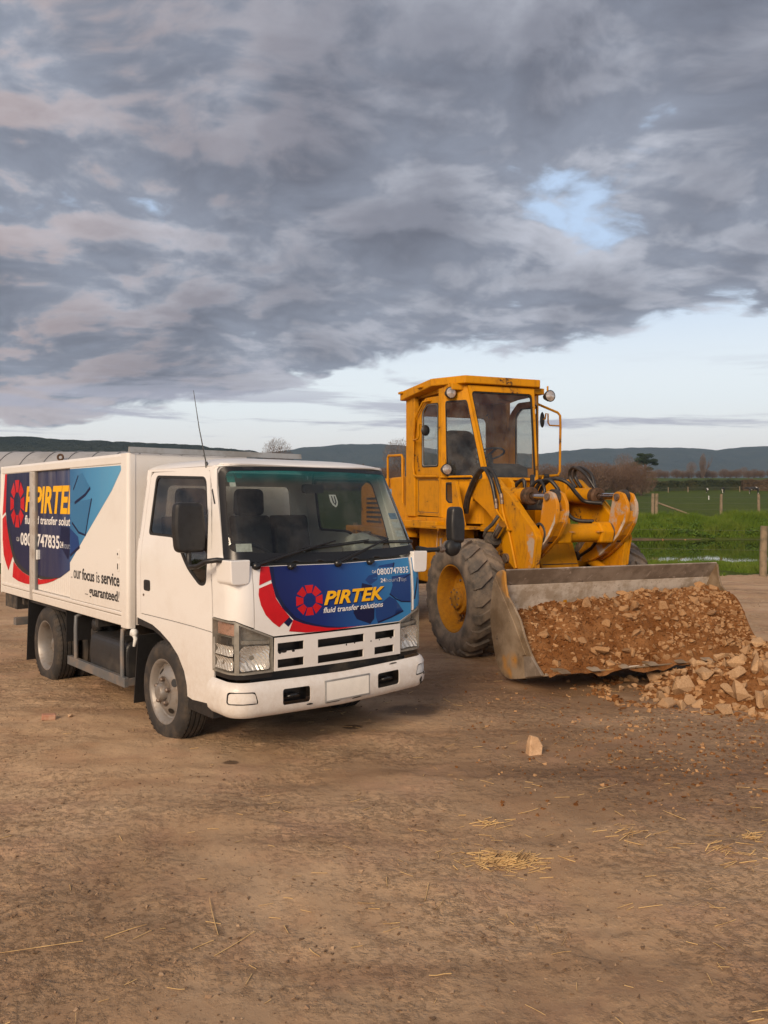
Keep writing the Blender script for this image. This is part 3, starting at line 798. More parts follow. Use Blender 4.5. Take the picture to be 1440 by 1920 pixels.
decal('yellow_lettering', 'print_yellow', [], Ffront, panel, .0040, texts=[('PIRTEK', .152, -.387, 1.019, 1.111, dict(bold=.032, shear=.28))])
decal('white_lettering', 'print_white', [], Ffront, panel, .0040, texts=[
    ('fluid transfer solutions', .156, -.372, .966, 1.004, dict(bold=.018, shear=.2)),
    ('0800747835', -.327, -.640, 1.192, 1.237, dict(bold=.014, shear=0)),
    ('24', -.354, -.402, 1.139, 1.168, dict(bold=.014)), ('7', -.533, -.552, 1.132, 1.163, dict(bold=.014)),
    ('Call', -.280, -.317, 1.208, 1.228, dict())])
decal('thin_lettering', 'print_grey', [], Ffront, panel, .0040, texts=[('hours', -.407, -.527, 1.137, 1.166, dict()), ('days', -.556, -.612, 1.125, 1.163, dict())])
cp = MB(); drape(cp, Ffront, [(-.690, .915), (-.80, .970), (-1.0, .976), (-1.0, 1.285), (-.86, 1.322), (-.690, 1.300)], step=.05, off=.0012)
TP(cp, 'blue_print', 'print_front', panel, recalc=False)
decal('petal_line', 'print_navy', [], Ffront, panel, .0022, strokes=[([(-.74, 1.15), (-.715, 1.07), (-.695, .995)], .014)])

# --- grille
def Sgr(t, z):
    p = Ffront(t, z); return (p[0] + .012, p[1], p[2])
Sgr.sign = 1
def qd(a, b, c, d): return [(a, c), (b, c), (b, d), (a, d)]
slots = [qd(.318, .516, .746, .802), qd(-.188, .208, .741, .796), qd(-.480, -.290, .742, .795), qd(.318, .516, .642, .697), qd(-.182, .208, .636, .689), qd(-.472, -.284, .636, .688)]
gr = MB(); drape(gr, Sgr, [(-.537, .612), (.540, .625), (.535, .838), (-.535, .830)], slots, step=.06, thick=.010)
grille = TP(gr, 'grille', 'white_paint', recalc=False, sharp=40)
for s in slots:
    fr_ = MB(); fr_.box((.955, s[0][0] - .012, s[0][1] - .012), (.962, s[1][0] + .012, s[2][1] + .012)); TP(fr_, 'grille_opening', 'trim_black', grille)
for (a, b, w, h) in [(.50, .742, .03, .010), (.47, .748, .05, .012), (.40, .744, .022, .009), (-.03, .736, .012, .008), (-.10, .742, .012, .008), (-.44, .742, .03, .008), (-.33, .737, .01, .006), (-.25, .735, .01, .007)]:
    pts = [(a + w * .6 * math.cos(q) * random.uniform(.6, 1.2), b + h * math.sin(q) * random.uniform(.6, 1.2)) for q in np.linspace(0, 2 * math.pi, 9)[:-1]]
    chp = MB(); drape(chp, Sgr, pts, step=.1, off=.0012); TP(chp, 'paint_chip', 'trim_black', grille, recalc=False)

# --- headlamps
for sg in (1, -1):
    def Sl(t, z, sg=sg):
        return Ffront(sg * t, z)
    Sl.sign = sg
    hb = MB(); drape(hb, Sl, [(.545, .622), (.545, .842), (.672, .898), (.80, .952), (1.050, .960), (1.050, .622)], step=.05, off=-.055, thick=.01)
    head = TP(hb, 'headlamp', 'lamp_grey', recalc=False)
    rm = MB(); ring = [(.543, .620), (.543, .845), (.672, .902), (.80, .956), (1.052, .963), (1.052, .620)]
    drape(rm, Sl, ring, [[(.553, .632), (.553, .838), (.672, .889), (.775, .934), (.775, .632)], [(.806, .632), (.806, .945), (1.043, .952), (1.043, .632)]], step=.05, off=.002, thick=.055)
    TP(rm, 'lamp_frame', 'lamp_grey', head, recalc=False)
    rf = MB(); cen = (.665, .715)
    def Sdish(t, z, sg=sg):
        p = Ffront(sg * t, z); rr = min(1, math.hypot((t - .665) / .115, (z - .715) / .095)); return (p[0] - .012 - .045 * (1 - rr ** 2), p[1], p[2])
    Sdish.sign = sg
    drape(rf, Sdish, rounded([(.56, .64), (.765, .64), (.770, .77), (.74, .80), (.56, .79)], [.02, .02, .04, .05, .02]), step=.02)
    TP(rf, 'reflector', 'lamp_reflector', head, recalc=False)
    up = MB(); drape(up, Sl, [(.556, .800), (.770, .812), (.770, .835), (.556, .82)], step=.05, off=-.02, thick=.02)
    TP(up, 'lamp_bezel', 'lamp_grey', head, recalc=False)
    ti = MB()
    for z0, z1 in ((.645, .725), (.735, .80)):
        def Sd2(t, z, sg=sg, z0=z0, z1=z1):
            p = Ffront(sg * t, z); q = abs((z - (z0 + z1) / 2) / (z1 - z0) * 2); n = np.array(Ffront(sg * t, z)) * 0
            k = .965 + .03 * q; return (p[0] * (1 if abs(t) > .95 else k), p[1] * k, p[2])
        Sd2.sign = sg
        drape(ti, Sd2, [(.82, z0), (1.03, z0), (1.03, z1), (.82, z1)], step=.025)
    TP(ti, 'side_reflector', 'lamp_reflector', head, recalc=False)
    am = MB(); drape(am, Sl, [(.815, .860), (1.035, .860), (1.035, .940), (.815, .933)], step=.04, off=-.03, thick=.01)
    TP(am, 'indicator', 'lamp_amber', head, recalc=False)
    ln = MB(); drape(ln, Sl, [(.551, .630), (.551, .839), (.672, .891), (.80, .945), (1.045, .954), (1.045, .630)], step=.04, off=.000)
    TP(ln, 'lamp_lens', 'lamp_glass', head, recalc=False)
    bb = MB(); drape(bb, Sl, [(.545, .588), (1.05, .588), (1.05, .618), (.545, .618)], step=.06, off=-.01, thick=.03)
    TP(bb, 'lamp_tray', 'trim_black', head, recalc=False)

# --- bumper
def Sbump(t, z):
    q = max(-1, min(1, (z - .465) / .112)); o = .045 * (1 - abs(q) ** 3.2) ** .6
    p = np.array(Ffront(t, .5)); e = 1e-3; q2 = np.array(Ffront(t + e, .5)); d = q2 - p; n = np.array([d[1], -d[0], 0]); n /= np.linalg.norm(n)
    n *= 1 if n[0] * p[0] + n[1] * p[1] > 0 else -1
    p = p + n * o; return (p[0], p[1], z - .02 * max(0, 1 - abs(t)))
Sbump.sign = 1
fogp = rounded([(.665, .445), (.835, .445), (.830, .525), (.690, .525)], .02); towp = rounded([(.288, .415), (.495, .415), (.495, .520), (.288, .520)], .02)
bp_ = MB(); zb = .3535
outer = [(-1.055, zb), (1.055, zb), (1.055, .5765), (-1.055, .5765)]
drape(bp_, Sbump, outer, [fogp, mirror_poly(fogp), towp, mirror_poly(towp)], step=.028, thick=.006)
bumper = TP(bp_, 'bumper', 'white_paint', recalc=False, sharp=50)
for sg in (1, -1):
    fg = MB(); drape(fg, Sbump, [(sg * a, b) for a, b in rounded([(.678, .453), (.825, .453), (.820, .517), (.698, .517)], .016)], step=.05, off=.002 if sg > 0 else -.006, thick=.012)
    TP(fg, 'fog_lamp', 'white_paint' if sg > 0 else 'paper_white', bumper, recalc=False)
    fb = MB(); drape(fb, Sbump, [(sg * a, b) for a, b in [(.655, .435), (.845, .435), (.84, .535), (.68, .535)]], step=.05, off=-.02, thick=.01); TP(fb, 'bumper_recess', 'trim_black', bumper, recalc=False); fb = MB()
    drape(fb, Sbump, [(sg * a, b) for a, b in [(.275, .402), (.51, .402), (.51, .532), (.275, .532)]], step=.05, off=-.075, thick=.01)
    TP(fb, 'bumper_recess', 'trim_black', bumper, recalc=False); fb = MB()
    fb.tube([(.97, sg * .35, .44), (1.035, sg * .36, .452), (1.045, sg * .40, .46), (1.035, sg * .44, .452), (.97, sg * .45, .44)], .012, 8)
    TP(fb, 'tow_eye', 'trim_black', bumper, recalc=False)
pl = MB(); drape(pl, Sbump, rounded([(-.205, .400), (.168, .400), (.168, .530), (-.205, .530)], .008, 2), step=.2, off=.006, thick=.004)
plate = TP(pl, 'number_plate', 'plate_white', bumper, recalc=False)
pf = MB(); drape(pf, Sbump, [(-.21, .394), (.173, .394), (.173, .536), (-.21, .536)], [[(-.200, .404), (.163, .404), (.163, .526), (-.200, .526)]], step=.2, off=.008, thick=.006)
TP(pf, 'plate_frame', 'grey_alloy', bumper, recalc=False)
for (a, b, w, h) in [(-.10, .388, .05, .006), (.1, .389, .08, .005), (-.72, .41, .012, .02), (-.75, .45, .01, .014), (-.735, .38, .02, .01), (.29, .40, .03, .006), (-.45, .565, .05, .005)]:
    pts = [(a + w * math.cos(q) * random.uniform(.6, 1.2), b + h * math.sin(q) * random.uniform(.6, 1.2)) for q in np.linspace(0, 2 * math.pi, 9)[:-1]]
    sc_ = MB(); drape(sc_, Sbump, pts, step=.1, off=.0015); TP(sc_, 'bumper_scuff', 'chassis_black', bumper, recalc=False)

# --- windscreen, its black border, stickers, wipers
WS = rounded([(-.868, 1.340), (-.5, 1.316), (0, 1.306), (.5, 1.316), (.868, 1.340), (.850, 1.70), (.825, 1.945), (.3, 1.957), (-.3, 1.957), (-.825, 1.945), (-.850, 1.70)], [.03, .1, .1, .1, .03, .2, .06, .1, .1, .06, .2])
WSI = rounded([(-.812, 1.395), (-.5, 1.378), (0, 1.368), (.5, 1.378), (.812, 1.395), (.800, 1.70), (.775, 1.918), (.3, 1.930), (-.3, 1.930), (-.775, 1.918), (-.800, 1.70)], [.05, .1, .1, .1, .05, .2, .05, .1, .1, .05, .2])
wb = MB(); drape(wb, Ffront, WS, [WSI], step=.045, off=.001, thick=.008)
screen = TP(wb, 'windscreen', 'trim_black', recalc=False)
gl = MB(); drape(gl, Ffront, WSI, step=.05, off=.000); TP(gl, 'windscreen_glass', 'windscreen_glass', screen, recalc=False)
def sticker(mt, q, nm='sticker'):
    b = MB(); drape(b, Ffront, q, step=.1, off=-.003); return TP(b, nm, mt, screen, recalc=False)
sticker('paper_white', qd(.655, .765, 1.395, 1.445))
sticker('sticker_green', qd(.715, .77, 1.845, 1.885)); sticker('sticker_green', qd(.655, .70, 1.872, 1.90)); sticker('paper_white', qd(.712, .757, 1.815, 1.843))
for zz, m_ in ((1.585, 'sticker_blue'), (1.52, 'paper_white'), (1.455, 'paper_white'), (1.392, 'paper_white')):
    sticker(m_, [(-.625, zz), (-.705, zz), (-.705, zz + .045), (-.620, zz + .045)])
# shield-shaped white sticker hanging in the middle of the screen
sh = [(-.075, 1.765), (-.14, 1.765), (-.143, 1.715), (-.13, 1.69), (-.108, 1.675), (-.085, 1.69), (-.072, 1.715)]
sticker('print_white', sh, 'shield_sticker')
b = MB(); drape(b, Ffront, [(-.09, 1.755), (-.10, 1.755), (-.102, 1.712), (-.108, 1.70), (-.115, 1.712), (-.116, 1.755), (-.126, 1.755), (-.127, 1.71), (-.108, 1.687), (-.09, 1.71)], step=.1, off=-.001)
TP(b, 'shield_mark', 'print_black', screen, recalc=False)
for (piv, tip, bl0, bl1) in [((.65, 1.302), (.02, 1.43), (.30, 1.385), (-.30, 1.425)), ((.02, 1.292), (-.48, 1.43), (-.26, 1.415), (-.80, 1.405))]:
    w = MB()
    def fp(t, z, o=.03):
        p = np.array(Ffront(t, z)); return tuple(p + np.array([.9, 0, .43]) * o)
    w.tube([fp(*piv, .015), fp(piv[0] * .7 + tip[0] * .3, piv[1] * .7 + tip[1] * .3, .045), fp(tip[0], tip[1], .04)], [.012, .009, .006], 6)
    w.lathe([(0, .03), (.022, .028), (.026, 0)], fp(*piv, 0), 'x', 14)
    n = 9; w.tube([fp(bl0[0] + (bl1[0] - bl0[0]) * k / (n - 1), bl0[1] + (bl1[1] - bl0[1]) * k / (n - 1) , .014) for k in range(n)], .007, 5)
    w.tube([fp(bl0[0] + (bl1[0] - bl0[0]) * k / (n - 1), bl0[1] + (bl1[1] - bl0[1]) * k / (n - 1) + .008, .024) for k in range(n)], .004, 5)
    TP(w, 'wiper', 'trim_black')
for t_ in (.40, -.262):
    w = MB(); p = Ffront(t_, 1.288); w.lathe([(0, .035), (.018, .03), (.022, 0)], p, 'x', 12); w.box((p[0] + .01, p[1] - .035, p[2] - .004), (p[0] + .025, p[1], p[2] + .012)); TP(w, 'washer_nozzle', 'trim_black')

# --- mirrors
mr = empty('mirror'); mr.parent = truck; tag(mr, 'large black wing mirror on the driver side')
q = MB(); q.prism(rounded([(-.112, -.165), (.095, -.165), (.112, .0), (.100, .165), (-.095, .165), (-.112, 0)], .04), 'x', .52, .60)
q.v = [(x, y + .905 + (z * .02), z + 1.545) for x, y, z in q.v]; TP(q, 'mirror_head', 'black_plastic', mr, bev=.025, seg=4)
q = MB(); q.prism(rounded([(.81, 1.40), (.99, 1.40), (1.0, 1.545), (.99, 1.695), (.82, 1.695), (.80, 1.545)], .03), 'x', .514, .519); TP(q, 'mirror_glass', 'mirror_glass', mr)
q = MB(); q.tube([(.88, .79, 1.335), (.86, .86, 1.345), (.80, .905, 1.335), (.72, .925, 1.30), (.62, .92, 1.29), (.575, .91, 1.32), (.57, .91, 1.40)], .017, 10); TP(q, 'mirror_arm', 'black_plastic', mr)
for sg in (1, -1):
    q = MB(); q.prism(rounded([(.70, 1.19), (.83, 1.19), (.838, 1.345), (.695, 1.345)], [.03, .03, .01, .01]), 'x', .80, .99)
    q.v = [(x, sg * y * 1.0, z) for x, y, z in q.v]; TP(q, 'mirror_bracket', 'white_paint', bev=.035, seg=4)
mr = empty('mirror'); mr.parent = truck; tag(mr, 'black wing mirror on the passenger side')
q = MB(); q.tube([(.92, -.80, 1.352), (.92, -.90, 1.345), (.92, -1.15, 1.345)], [.03, .02, .014], 10); TP(q, 'mirror_arm', 'black_plastic', mr)
q = MB(); q.cyl((.92, -1.02, 1.345), (.92, -1.07, 1.345), .026, n=10); q.cyl((.92, -1.045, 1.345), (.92, -1.045, 1.43), .011, n=8); TP(q, 'arm_clamp', 'nut_steel', mr)
q = MB(); q.lathe([(0, -.03), (.06, -.03), (.07, 0), (.06, .03), (0, .03)], (.92, -1.17, 1.355), 'x', 18); q.box((.90, -1.25, 1.345), (.94, -1.17, 1.40)); TP(q, 'mirror_lower', 'black_plastic', mr)
q = MB(); q.prism(rounded([(-1.145, 1.395), (-1.275, 1.385), (-1.285, 1.54), (-1.255, 1.675), (-1.15, 1.675), (-1.135, 1.55)], .035), 'x', .87, .96); TP(q, 'mirror_head', 'black_plastic', mr, bev=.024, seg=4)

# --- antenna and drip slot
q = MB(); q.tube([(.45, .715, 1.96), (.35, .718, 2.22), (.27, .72, 2.49)], [.005, .0035, .002], 6); q.cyl((.455, .715, 1.945), (.445, .715, 1.985), .010, n=8); TP(q, 'antenna', 'trim_black')
for sg in (1, -1):
    q = MB(); p = [(sg * .90, 1.70), (sg * .915, 1.70), (sg * .925, 1.79), (sg * .915, 1.80)]; drape(q, Ffront, p, step=.1, off=.004, thick=.006); TP(q, 'pillar_vent', 'trim_black', recalc=False)

# --- cab interior
q = MB(); q.prism([(.48, .84), (.90, .84), (.90, 1.27), (.80, 1.325), (.62, 1.315), (.50, 1.22)], 'y', -.74, .74); TP(q, 'dashboard', 'interior_dark', bev=.03)
q = MB(); q.prism([(-.18, .0), (.10, .0), (.08, .03), (-.18, .03)], 'z', 0, .01); q.v = [(x + .76, y - .36, z + 1.327) for x, y, z in q.v]; pp_ = q.build('paper', 'paper_white', None, flip=True); pp_.location = truck.location; pp_.rotation_euler = truck.rotation_euler; tag(pp_, 'sheet of paper lying on the truck dashboard', 'paper')
def seat(yc, w, hr):
    s = empty('seat'); s.parent = truck
    a = MB(); a.prism(rounded([(-.36, 1.0), (.18, 1.0), (.2, 1.12), (-.36, 1.10)], .03), 'y', -(yc + w / 2), -(yc - w / 2)); a.v = [(x, -y, z) for x, y, z in a.v]; TP(a, 'seat_cushion', 'seat_cloth', s, bev=.03)
    a = MB(); a.prism(rounded([(-.36, 1.10), (-.24, 1.10), (-.34, 1.60), (-.43, 1.60)], .03), 'y', -(yc + w / 2), -(yc - w / 2)); a.v = [(x, -y, z) for x, y, z in a.v]; TP(a, 'seat_back', 'seat_cloth', s, bev=.04)
    if hr:
        a = MB(); a.prism(rounded([(yc - .13, 1.60), (yc + .13, 1.60), (yc + .12, 1.82), (yc - .12, 1.82)], .05), 'x', -.44, -.35); TP(a, 'headrest', 'seat_cloth', s, bev=.02)
seat(.40, .48, True); seat(-.12, .34, True); seat(-.50, .34, False)
q = MB(); q.lathe([(.19 + .016 * math.cos(a), .016 * math.sin(a)) for a in np.linspace(0, 2 * math.pi, 9)], (0, 0, 0), 'z', 28)
q.box((-.19, -.015, -.01), (.19, .015, .01)); q.cyl((0, 0, .02), (0, 0, -.35), .03, n=10)
rt = Matrix.Rotation(R(28), 3, 'Y'); q.v = [tuple(rt @ Vector(p) + Vector((.45, .38, 1.33))) for p in q.v]; TP(q, 'steering_wheel', 'interior_dark')
q = MB(); q.prism(rounded([(-.30, 1.755), (-.12, 1.755), (-.12, 1.82), (-.30, 1.82)], .02), 'x', .60, .63); q.v = [(x, y + .16, z + .02) for x, y, z in q.v]; q.cyl((.615, -.05, 1.84), (.63, -.05, 1.93), .008, n=6); TP(q, 'rear_view_mirror', 'interior_dark', bev=.008)

def blob(c, s, n=2, amp=.15, seed=0, fr=3.0):
    bm = bmesh.new(); bmesh.ops.create_icosphere(bm, subdivisions=n, radius=1)
    vs = []
    for v in bm.verts:
        k = 1 + amp * mnoise.noise(v.co * fr + Vector((seed, seed * 2, 0))); vs.append((c[0] + v.co.x * s[0] * k, c[1] + v.co.y * s[1] * k, c[2] + v.co.z * s[2] * k))
    fs = [tuple(v.index for v in f.verts) for f in bm.faces]; bm.free(); return vs, fs
q = MB(); q.add(*blob((.62, -.50, 1.37), (.14, .17, .10), 3, .35, 3, 4), True)
q.v = [(x, y, max(z, 1.325)) for x, y, z in q.v]; bag = q.build('plastic_bag', 'plastic_bag', None, flip=True); bag.location = truck.location; bag.rotation_euler = truck.rotation_euler; tag(bag, 'crumpled pale plastic bag on the truck dashboard behind the windscreen', 'bag')
q = MB(); q.add(*blob((-.05, .55, 1.34), (.16, .16, .13), 3, .3, 8, 3), True); jk = q.build('jacket', 'jacket_cloth', None, flip=True); jk.location = truck.location; jk.rotation_euler = truck.rotation_euler; tag(jk, 'dark reddish jacket heaped on the driver seat of the truck', 'jacket')

# --- box body
BX0, BX1, BH, BZ0, BZ1 = -3.994, -.629, .811, .734, 2.092
def flat_side(y, sg):
    def S(x, z): return (x, y, z)
    S.sign = -sg
    return S
box = MB()
box.box((BX0 + .02, -BH + .03, BZ0 + .04), (BX1 - .02, BH - .075, BZ0 + .08)); box.box((BX0 + .01, -BH + .01, 2.070), (BX1 - .01, BH - .01, 2.086))
box.box((BX1 - .03, -BH + .01, BZ0 + .02), (BX1 - .004, BH - .02, 2.085)); box.box((BX0, -BH + .01, BZ0 + .02), (BX0 + .03, BH - .02, 2.085))
box.box((BX0 + .01, -BH, BZ0 + .01), (BX1 - .01, -BH + .03, 2.085))
box.box((BX0 + .03, BH - .10, BZ0 + .06), (BX1 - .03, BH - .07, 2.07))
body = TP(box, 'box_body', 'box_white')
def rail(name, poly, x0, x1, mt='box_white'):
    r_ = MB(); r_.prism(poly, 'x', x0, x1); return TP(r_, name, mt, bev=.008, seg=3)
rail('top_rail', [(BH - .045, 2.012), (BH + .004, 2.012), (BH + .006, 2.070), (BH - .012, 2.094), (BH - .045, 2.094)], BX0 + .03, BX1 - .09)
rail('bottom_rail', [(BH - .06, .742), (BH + .004, .742), (BH + .004, .815), (BH - .06, .815)], BX0 + .02, BX1 - .09)
rail('door_track', [(BH - .03, .821), (BH + .009, .821), (BH + .009, .850), (BH - .03, .850)], BX0 + .02, BX1 - .10)
p = MB()
p.prism(rounded([(BX1 - .125, BH + .006), (BX1 - .125, BH - .06), (BX1, BH - .06), (BX1, BH + .006)], [.004, .004, .004, .06], 8), 'z', BZ0 - .004, 2.092); p.cur = 0
TP(p, 'corner_post', 'box_white', bev=.01, seg=3)
p = MB(); p.prism([(BX0, BH + .005), (BX0, BH - .05), (BX0 + .035, BH - .05), (BX0 + .035, BH + .005)], 'z', BZ0, 2.092); TP(p, 'rear_post', 'box_white', bev=.008)
p = MB(); p.box((-2.998, BH - .03, .752), (-2.915, BH + .012, 2.010)); p.box((-2.925, BH - .05, .83), (-2.895, BH + .0, 2.01)); post = TP(p, 'door_post', 'alloy_post', bev=.006)
p = MB(); p.box((-2.895, BH - .052, .85), (-2.86, BH - .012, 2.01)); TP(p, 'post_shadow_gap', 'steel_grey', post)
p = MB(); p.prism(rounded([(-2.845, 1.15), (-2.80, 1.15), (-2.80, 1.245), (-2.845, 1.245)], .01), 'y', BH - .03, BH - .005); TP(p, 'door_latch', 'paper_white', post)
# three side panels: fixed rear one, the slid-back recessed door, and the front one
YR, YM, YF = BH - .004, BH - .032, BH - .002
pr_ = MB(); pr_.box((BX0 + .035, YR - .02, .850), (-2.998, YR, 2.012)); pan_r = TP(pr_, 'rear_side_panel', 'box_white')
pm = MB(); xs_ = np.arange(-2.89, -1.865, .052)
for a in xs_: pm.box((a + .0015, YM - .02, .85), (a + .0505, YM, 2.012))
pan_m = TP(pm, 'sliding_door', 'box_white', bev=.003, seg=1)
pf_ = MB(); pf_.box((-1.905, YF - .022, .853), (BX1 - .126, YF, 2.011)); pan_f = TP(pf_, 'front_side_panel', 'box_white', bev=.003, seg=1)
SR, SM, SF = flat_side(YR, 1), flat_side(YM, 1), flat_side(YF, 1)
CUT_R, CUT_M0, CUT_M1 = -3.0, -2.858, -1.905
def cpoly(p, lo=None, hi=None):
    if lo is not None: p = clip_x(p, lo, False)
    if hi is not None: p = clip_x(p, hi, True)
    return p
navy_side = [(-3.787, 2.009), (-3.838, 1.605), (-3.80, 1.49), (-3.764, 1.398), (-3.69, 1.27), (-3.592, 1.142), (-3.53, 1.085), (-3.40, 1.035), (-3.25, 1.0), (-3.064, .977), (-2.791, .962), (-2.6, .966), (-2.4, .985), (-2.236, 1.014), (-2.05, 1.075), (-1.905, 1.128), (-1.905, 2.009)]
rim = [(-3.760, 1.398), (-3.69, 1.27), (-3.592, 1.142), (-3.53, 1.085), (-3.40, 1.035), (-3.25, 1.0), (-3.064, .977), (-2.791, .962), (-2.6, .966), (-2.4, .985), (-2.236, 1.014), (-2.4, 1.004), (-2.6, .993), (-2.8, .993), (-3.05, 1.015), (-3.23, 1.045), (-3.38, 1.085), (-3.49, 1.14), (-3.55, 1.2), (-3.65, 1.33), (-3.72, 1.45)]
red1 = [(-3.86, 2.009), (-3.790, 2.009), (-3.838, 1.605), (-3.955, 1.565)]
red2 = [(-3.838, 1.576), (-3.764, 1.398), (-3.69, 1.27), (-3.592, 1.142), (-3.742, .988), (-3.83, 1.06), (-3.909, 1.145), (-3.95, 1.30), (-3.952, 1.53)]
red3 = [(-3.562, 1.092), (-3.40, 1.033), (-3.25, .999), (-3.064, .976), (-2.791, .957), (-2.506, .978), (-2.284, 1.006), (-2.431, .967), (-2.633, .930), (-2.885, .898), (-3.177, .889), (-3.41, .899), (-3.598, .927)]
def clipped(poly, lo, hi, S, off, mt, nm, par, st=.25):
    q = MB(); pp = cpoly(poly, lo, hi)
    if len(pp) >= 3: drape(q, S, pp, step=st, off=off)
    return TP(q, nm, mt, par, recalc=False)
clipped(navy_side, None, CUT_R, SR, .0012, 'print_side_navy', 'navy_print', pan_r); clipped(navy_side, CUT_M0, CUT_M1, SM, .0035, 'print_side_mid', 'navy_print', pan_m)
clipped(rim, None, CUT_R, SR, .0018, 'print_black', 'dark_rim_print', pan_r); clipped(rim, CUT_M0, CUT_M1, SM, .0042, 'print_black', 'dark_rim_print', pan_m)
for r_ in (red1, red2): clipped(r_, None, CUT_R, SR, .0024, 'print_red', 'red_swoosh', pan_r)
clipped(red3, None, CUT_R, SR, .0024, 'print_red', 'red_swoosh', pan_r); clipped(red3, CUT_M0, CUT_M1, SM, .0050, 'print_red', 'red_swoosh', pan_m)
for k in range(8):
    q = MB(); c0, c1 = R(45 * k - 20 + 90), R(45 * k + 20 + 90)
    drape(q, SR, [(-3.434 + ro * math.cos(c) * .98, 1.694 + ro * math.sin(c) * 1.02) for ro, c in ((.122, c0), (.250, c0 + .05), (.250, c1 - .05), (.122, c1))], step=.3, off=.003)
    TP(q, 'red_flower_petal', 'print_red', pan_r, recalc=False)
petE = [(-2.236, 1.341), (-2.189, 1.286), (-2.026, 1.189), (-1.924, 1.305), (-1.913, 1.48), (-2.212, 1.489)]
clipped(petE, None, CUT_M1, SM, .0042, 'print_navy', 'dark_petal', pan_m)
front_blue = [(-1.900, 2.005), (-.778, 2.0), (-.764, 1.968), (-.956, 1.803), (-1.900, 1.173)]
clipped(front_blue, None, None, SF, .0012, 'print_side_light', 'blue_print', pan_f)
clipped([(-1.70, 1.94), (-1.60, 1.965), (-1.414, 1.83), (-1.526, 1.775), (-1.78, 1.702), (-1.90, 1.74), (-1.90, 1.80)], None, None, SF, .0018, 'print_petal_light', 'petal', pan_f)
clipped([(-1.384, 1.74), (-1.526, 1.428), (-1.683, 1.447), (-1.846, 1.529), (-1.90, 1.60), (-1.90, 1.70)], None, None, SF, .0018, 'print_petal_light', 'petal', pan_f)
clipped([(-1.70, 1.41), (-1.662, 1.32), (-1.89, 1.235), (-1.90, 1.48)], None, None, SF, .0018, 'print_petal', 'petal', pan_f)
for s_, w_ in [([(-1.414, 1.832), (-1.526, 1.775), (-1.78, 1.702)], .026), ([(-1.384, 1.742), (-1.456, 1.59), (-1.526, 1.428), (-1.683, 1.447), (-1.846, 1.529)], .020), ([(-1.694, 1.942), (-1.813, 1.82)], .018), ([(-1.662, 1.322), (-1.89, 1.235)], .024)]:
    q = MB(); drape(q, SF, stroke(s_, w_), step=.3, off=.0026); TP(q, 'petal_line', 'print_navy', pan_f, recalc=False)
bI = dict(bold=.034, shear=.22)
def side_text(nm, mt, S, par, off, items):
    for (s, u0, u1, w0, w1, kw) in items:
        q = MB(); letters(q, S, s, u0, u1, w0, w1, off=off, **kw); TP(q, nm, mt, par, recalc=False)
FULL = 1.22                                                            # length of the whole wordmark on the side
cr, cm = [(CUT_R, True)], [(CUT_M0, False), (CUT_M1, True)]
side_text('yellow_lettering', 'print_yellow', SR, pan_r, .0036, [('PIRTEK', -3.17, -3.17 + FULL, 1.612, 1.868, dict(clip=cr, **bI))])
side_text('yellow_lettering', 'print_yellow', SM, pan_m, .0056, [('PIRTEK', -2.965, -2.965 + FULL, 1.602, 1.862, dict(clip=cm, **bI))])
side_text('white_lettering', 'print_white', SR, pan_r, .0036, [('fluid transfer solutions', -3.177, -3.177 + 1.42, 1.490, 1.580, dict(bold=.02, shear=.12, clip=cr)), ('0800 747835', -3.322, -3.322 + 1.18, 1.272, 1.402, dict(bold=.024, clip=cr)), ('Call', -3.455, -3.366, 1.310, 1.352, dict())])
side_text('white_lettering', 'print_white', SM, pan_m, .0056, [('fluid transfer solutions', -3.08, -3.08 + 1.36, 1.495, 1.575, dict(bold=.02, shear=.12, clip=cm)), ('0800 747835', -3.38, -2.245, 1.274, 1.400, dict(bold=.024, clip=cm)), ('24', -2.230, -2.148, 1.290, 1.350, dict(bold=.02)), ('7', -1.952, -1.922, 1.290, 1.358, dict(bold=.02))])
side_text('thin_lettering', 'print_grey', SM, pan_m, .0056, [('hours', -2.140, -1.958, 1.288, 1.348, dict())])
side_text('black_lettering', 'print_black', SF, pan_f, .003, [('focus', -1.600, -1.325, 1.040, 1.140, dict(bold=.018)), ('service', -1.170, -.800, 1.041, 1.140, dict(bold=.018)), ('guaranteed', -1.440, -.835, .895, 1.005, dict(bold=.018))])
side_text('thin_lettering', 'print_black', SF, pan_f, .003, [('..', -1.868, -1.84, 1.041, 1.052, dict()), ('our', -1.805, -1.63, 1.041, 1.115, dict()), ('is', -1.276, -1.208, 1.041, 1.130, dict()), ('...', -1.530, -1.470, .921, .931, dict()), ('!', -.822, -.802, .921, 1.005, dict(shear=.2))])
p = MB(); p.box((-.845, YF, 1.27), (-.80, YF + .006, 1.335)); p.box((-.845, YF, 1.165), (-.80, YF + .006, 1.235)); lk = TP(p, 'panel_lock', 'box_white', bev=.003)
p = MB(); p.cyl((-.823, YF, 1.30), (-.823, YF + .009, 1.30), .009, n=10); p.box((-.830, YF + .004, 1.18), (-.815, YF + .008, 1.225)); TP(p, 'lock_barrel', 'chassis_black', lk)
p = MB(); p.prism([(BX1 - .03, 2.096), (BX1 + .012, 2.096), (BX1 + .004, 2.140), (BX1 - .022, 2.140)], 'y', -.80, .80); TP(p, 'roof_lip', 'grey_alloy')

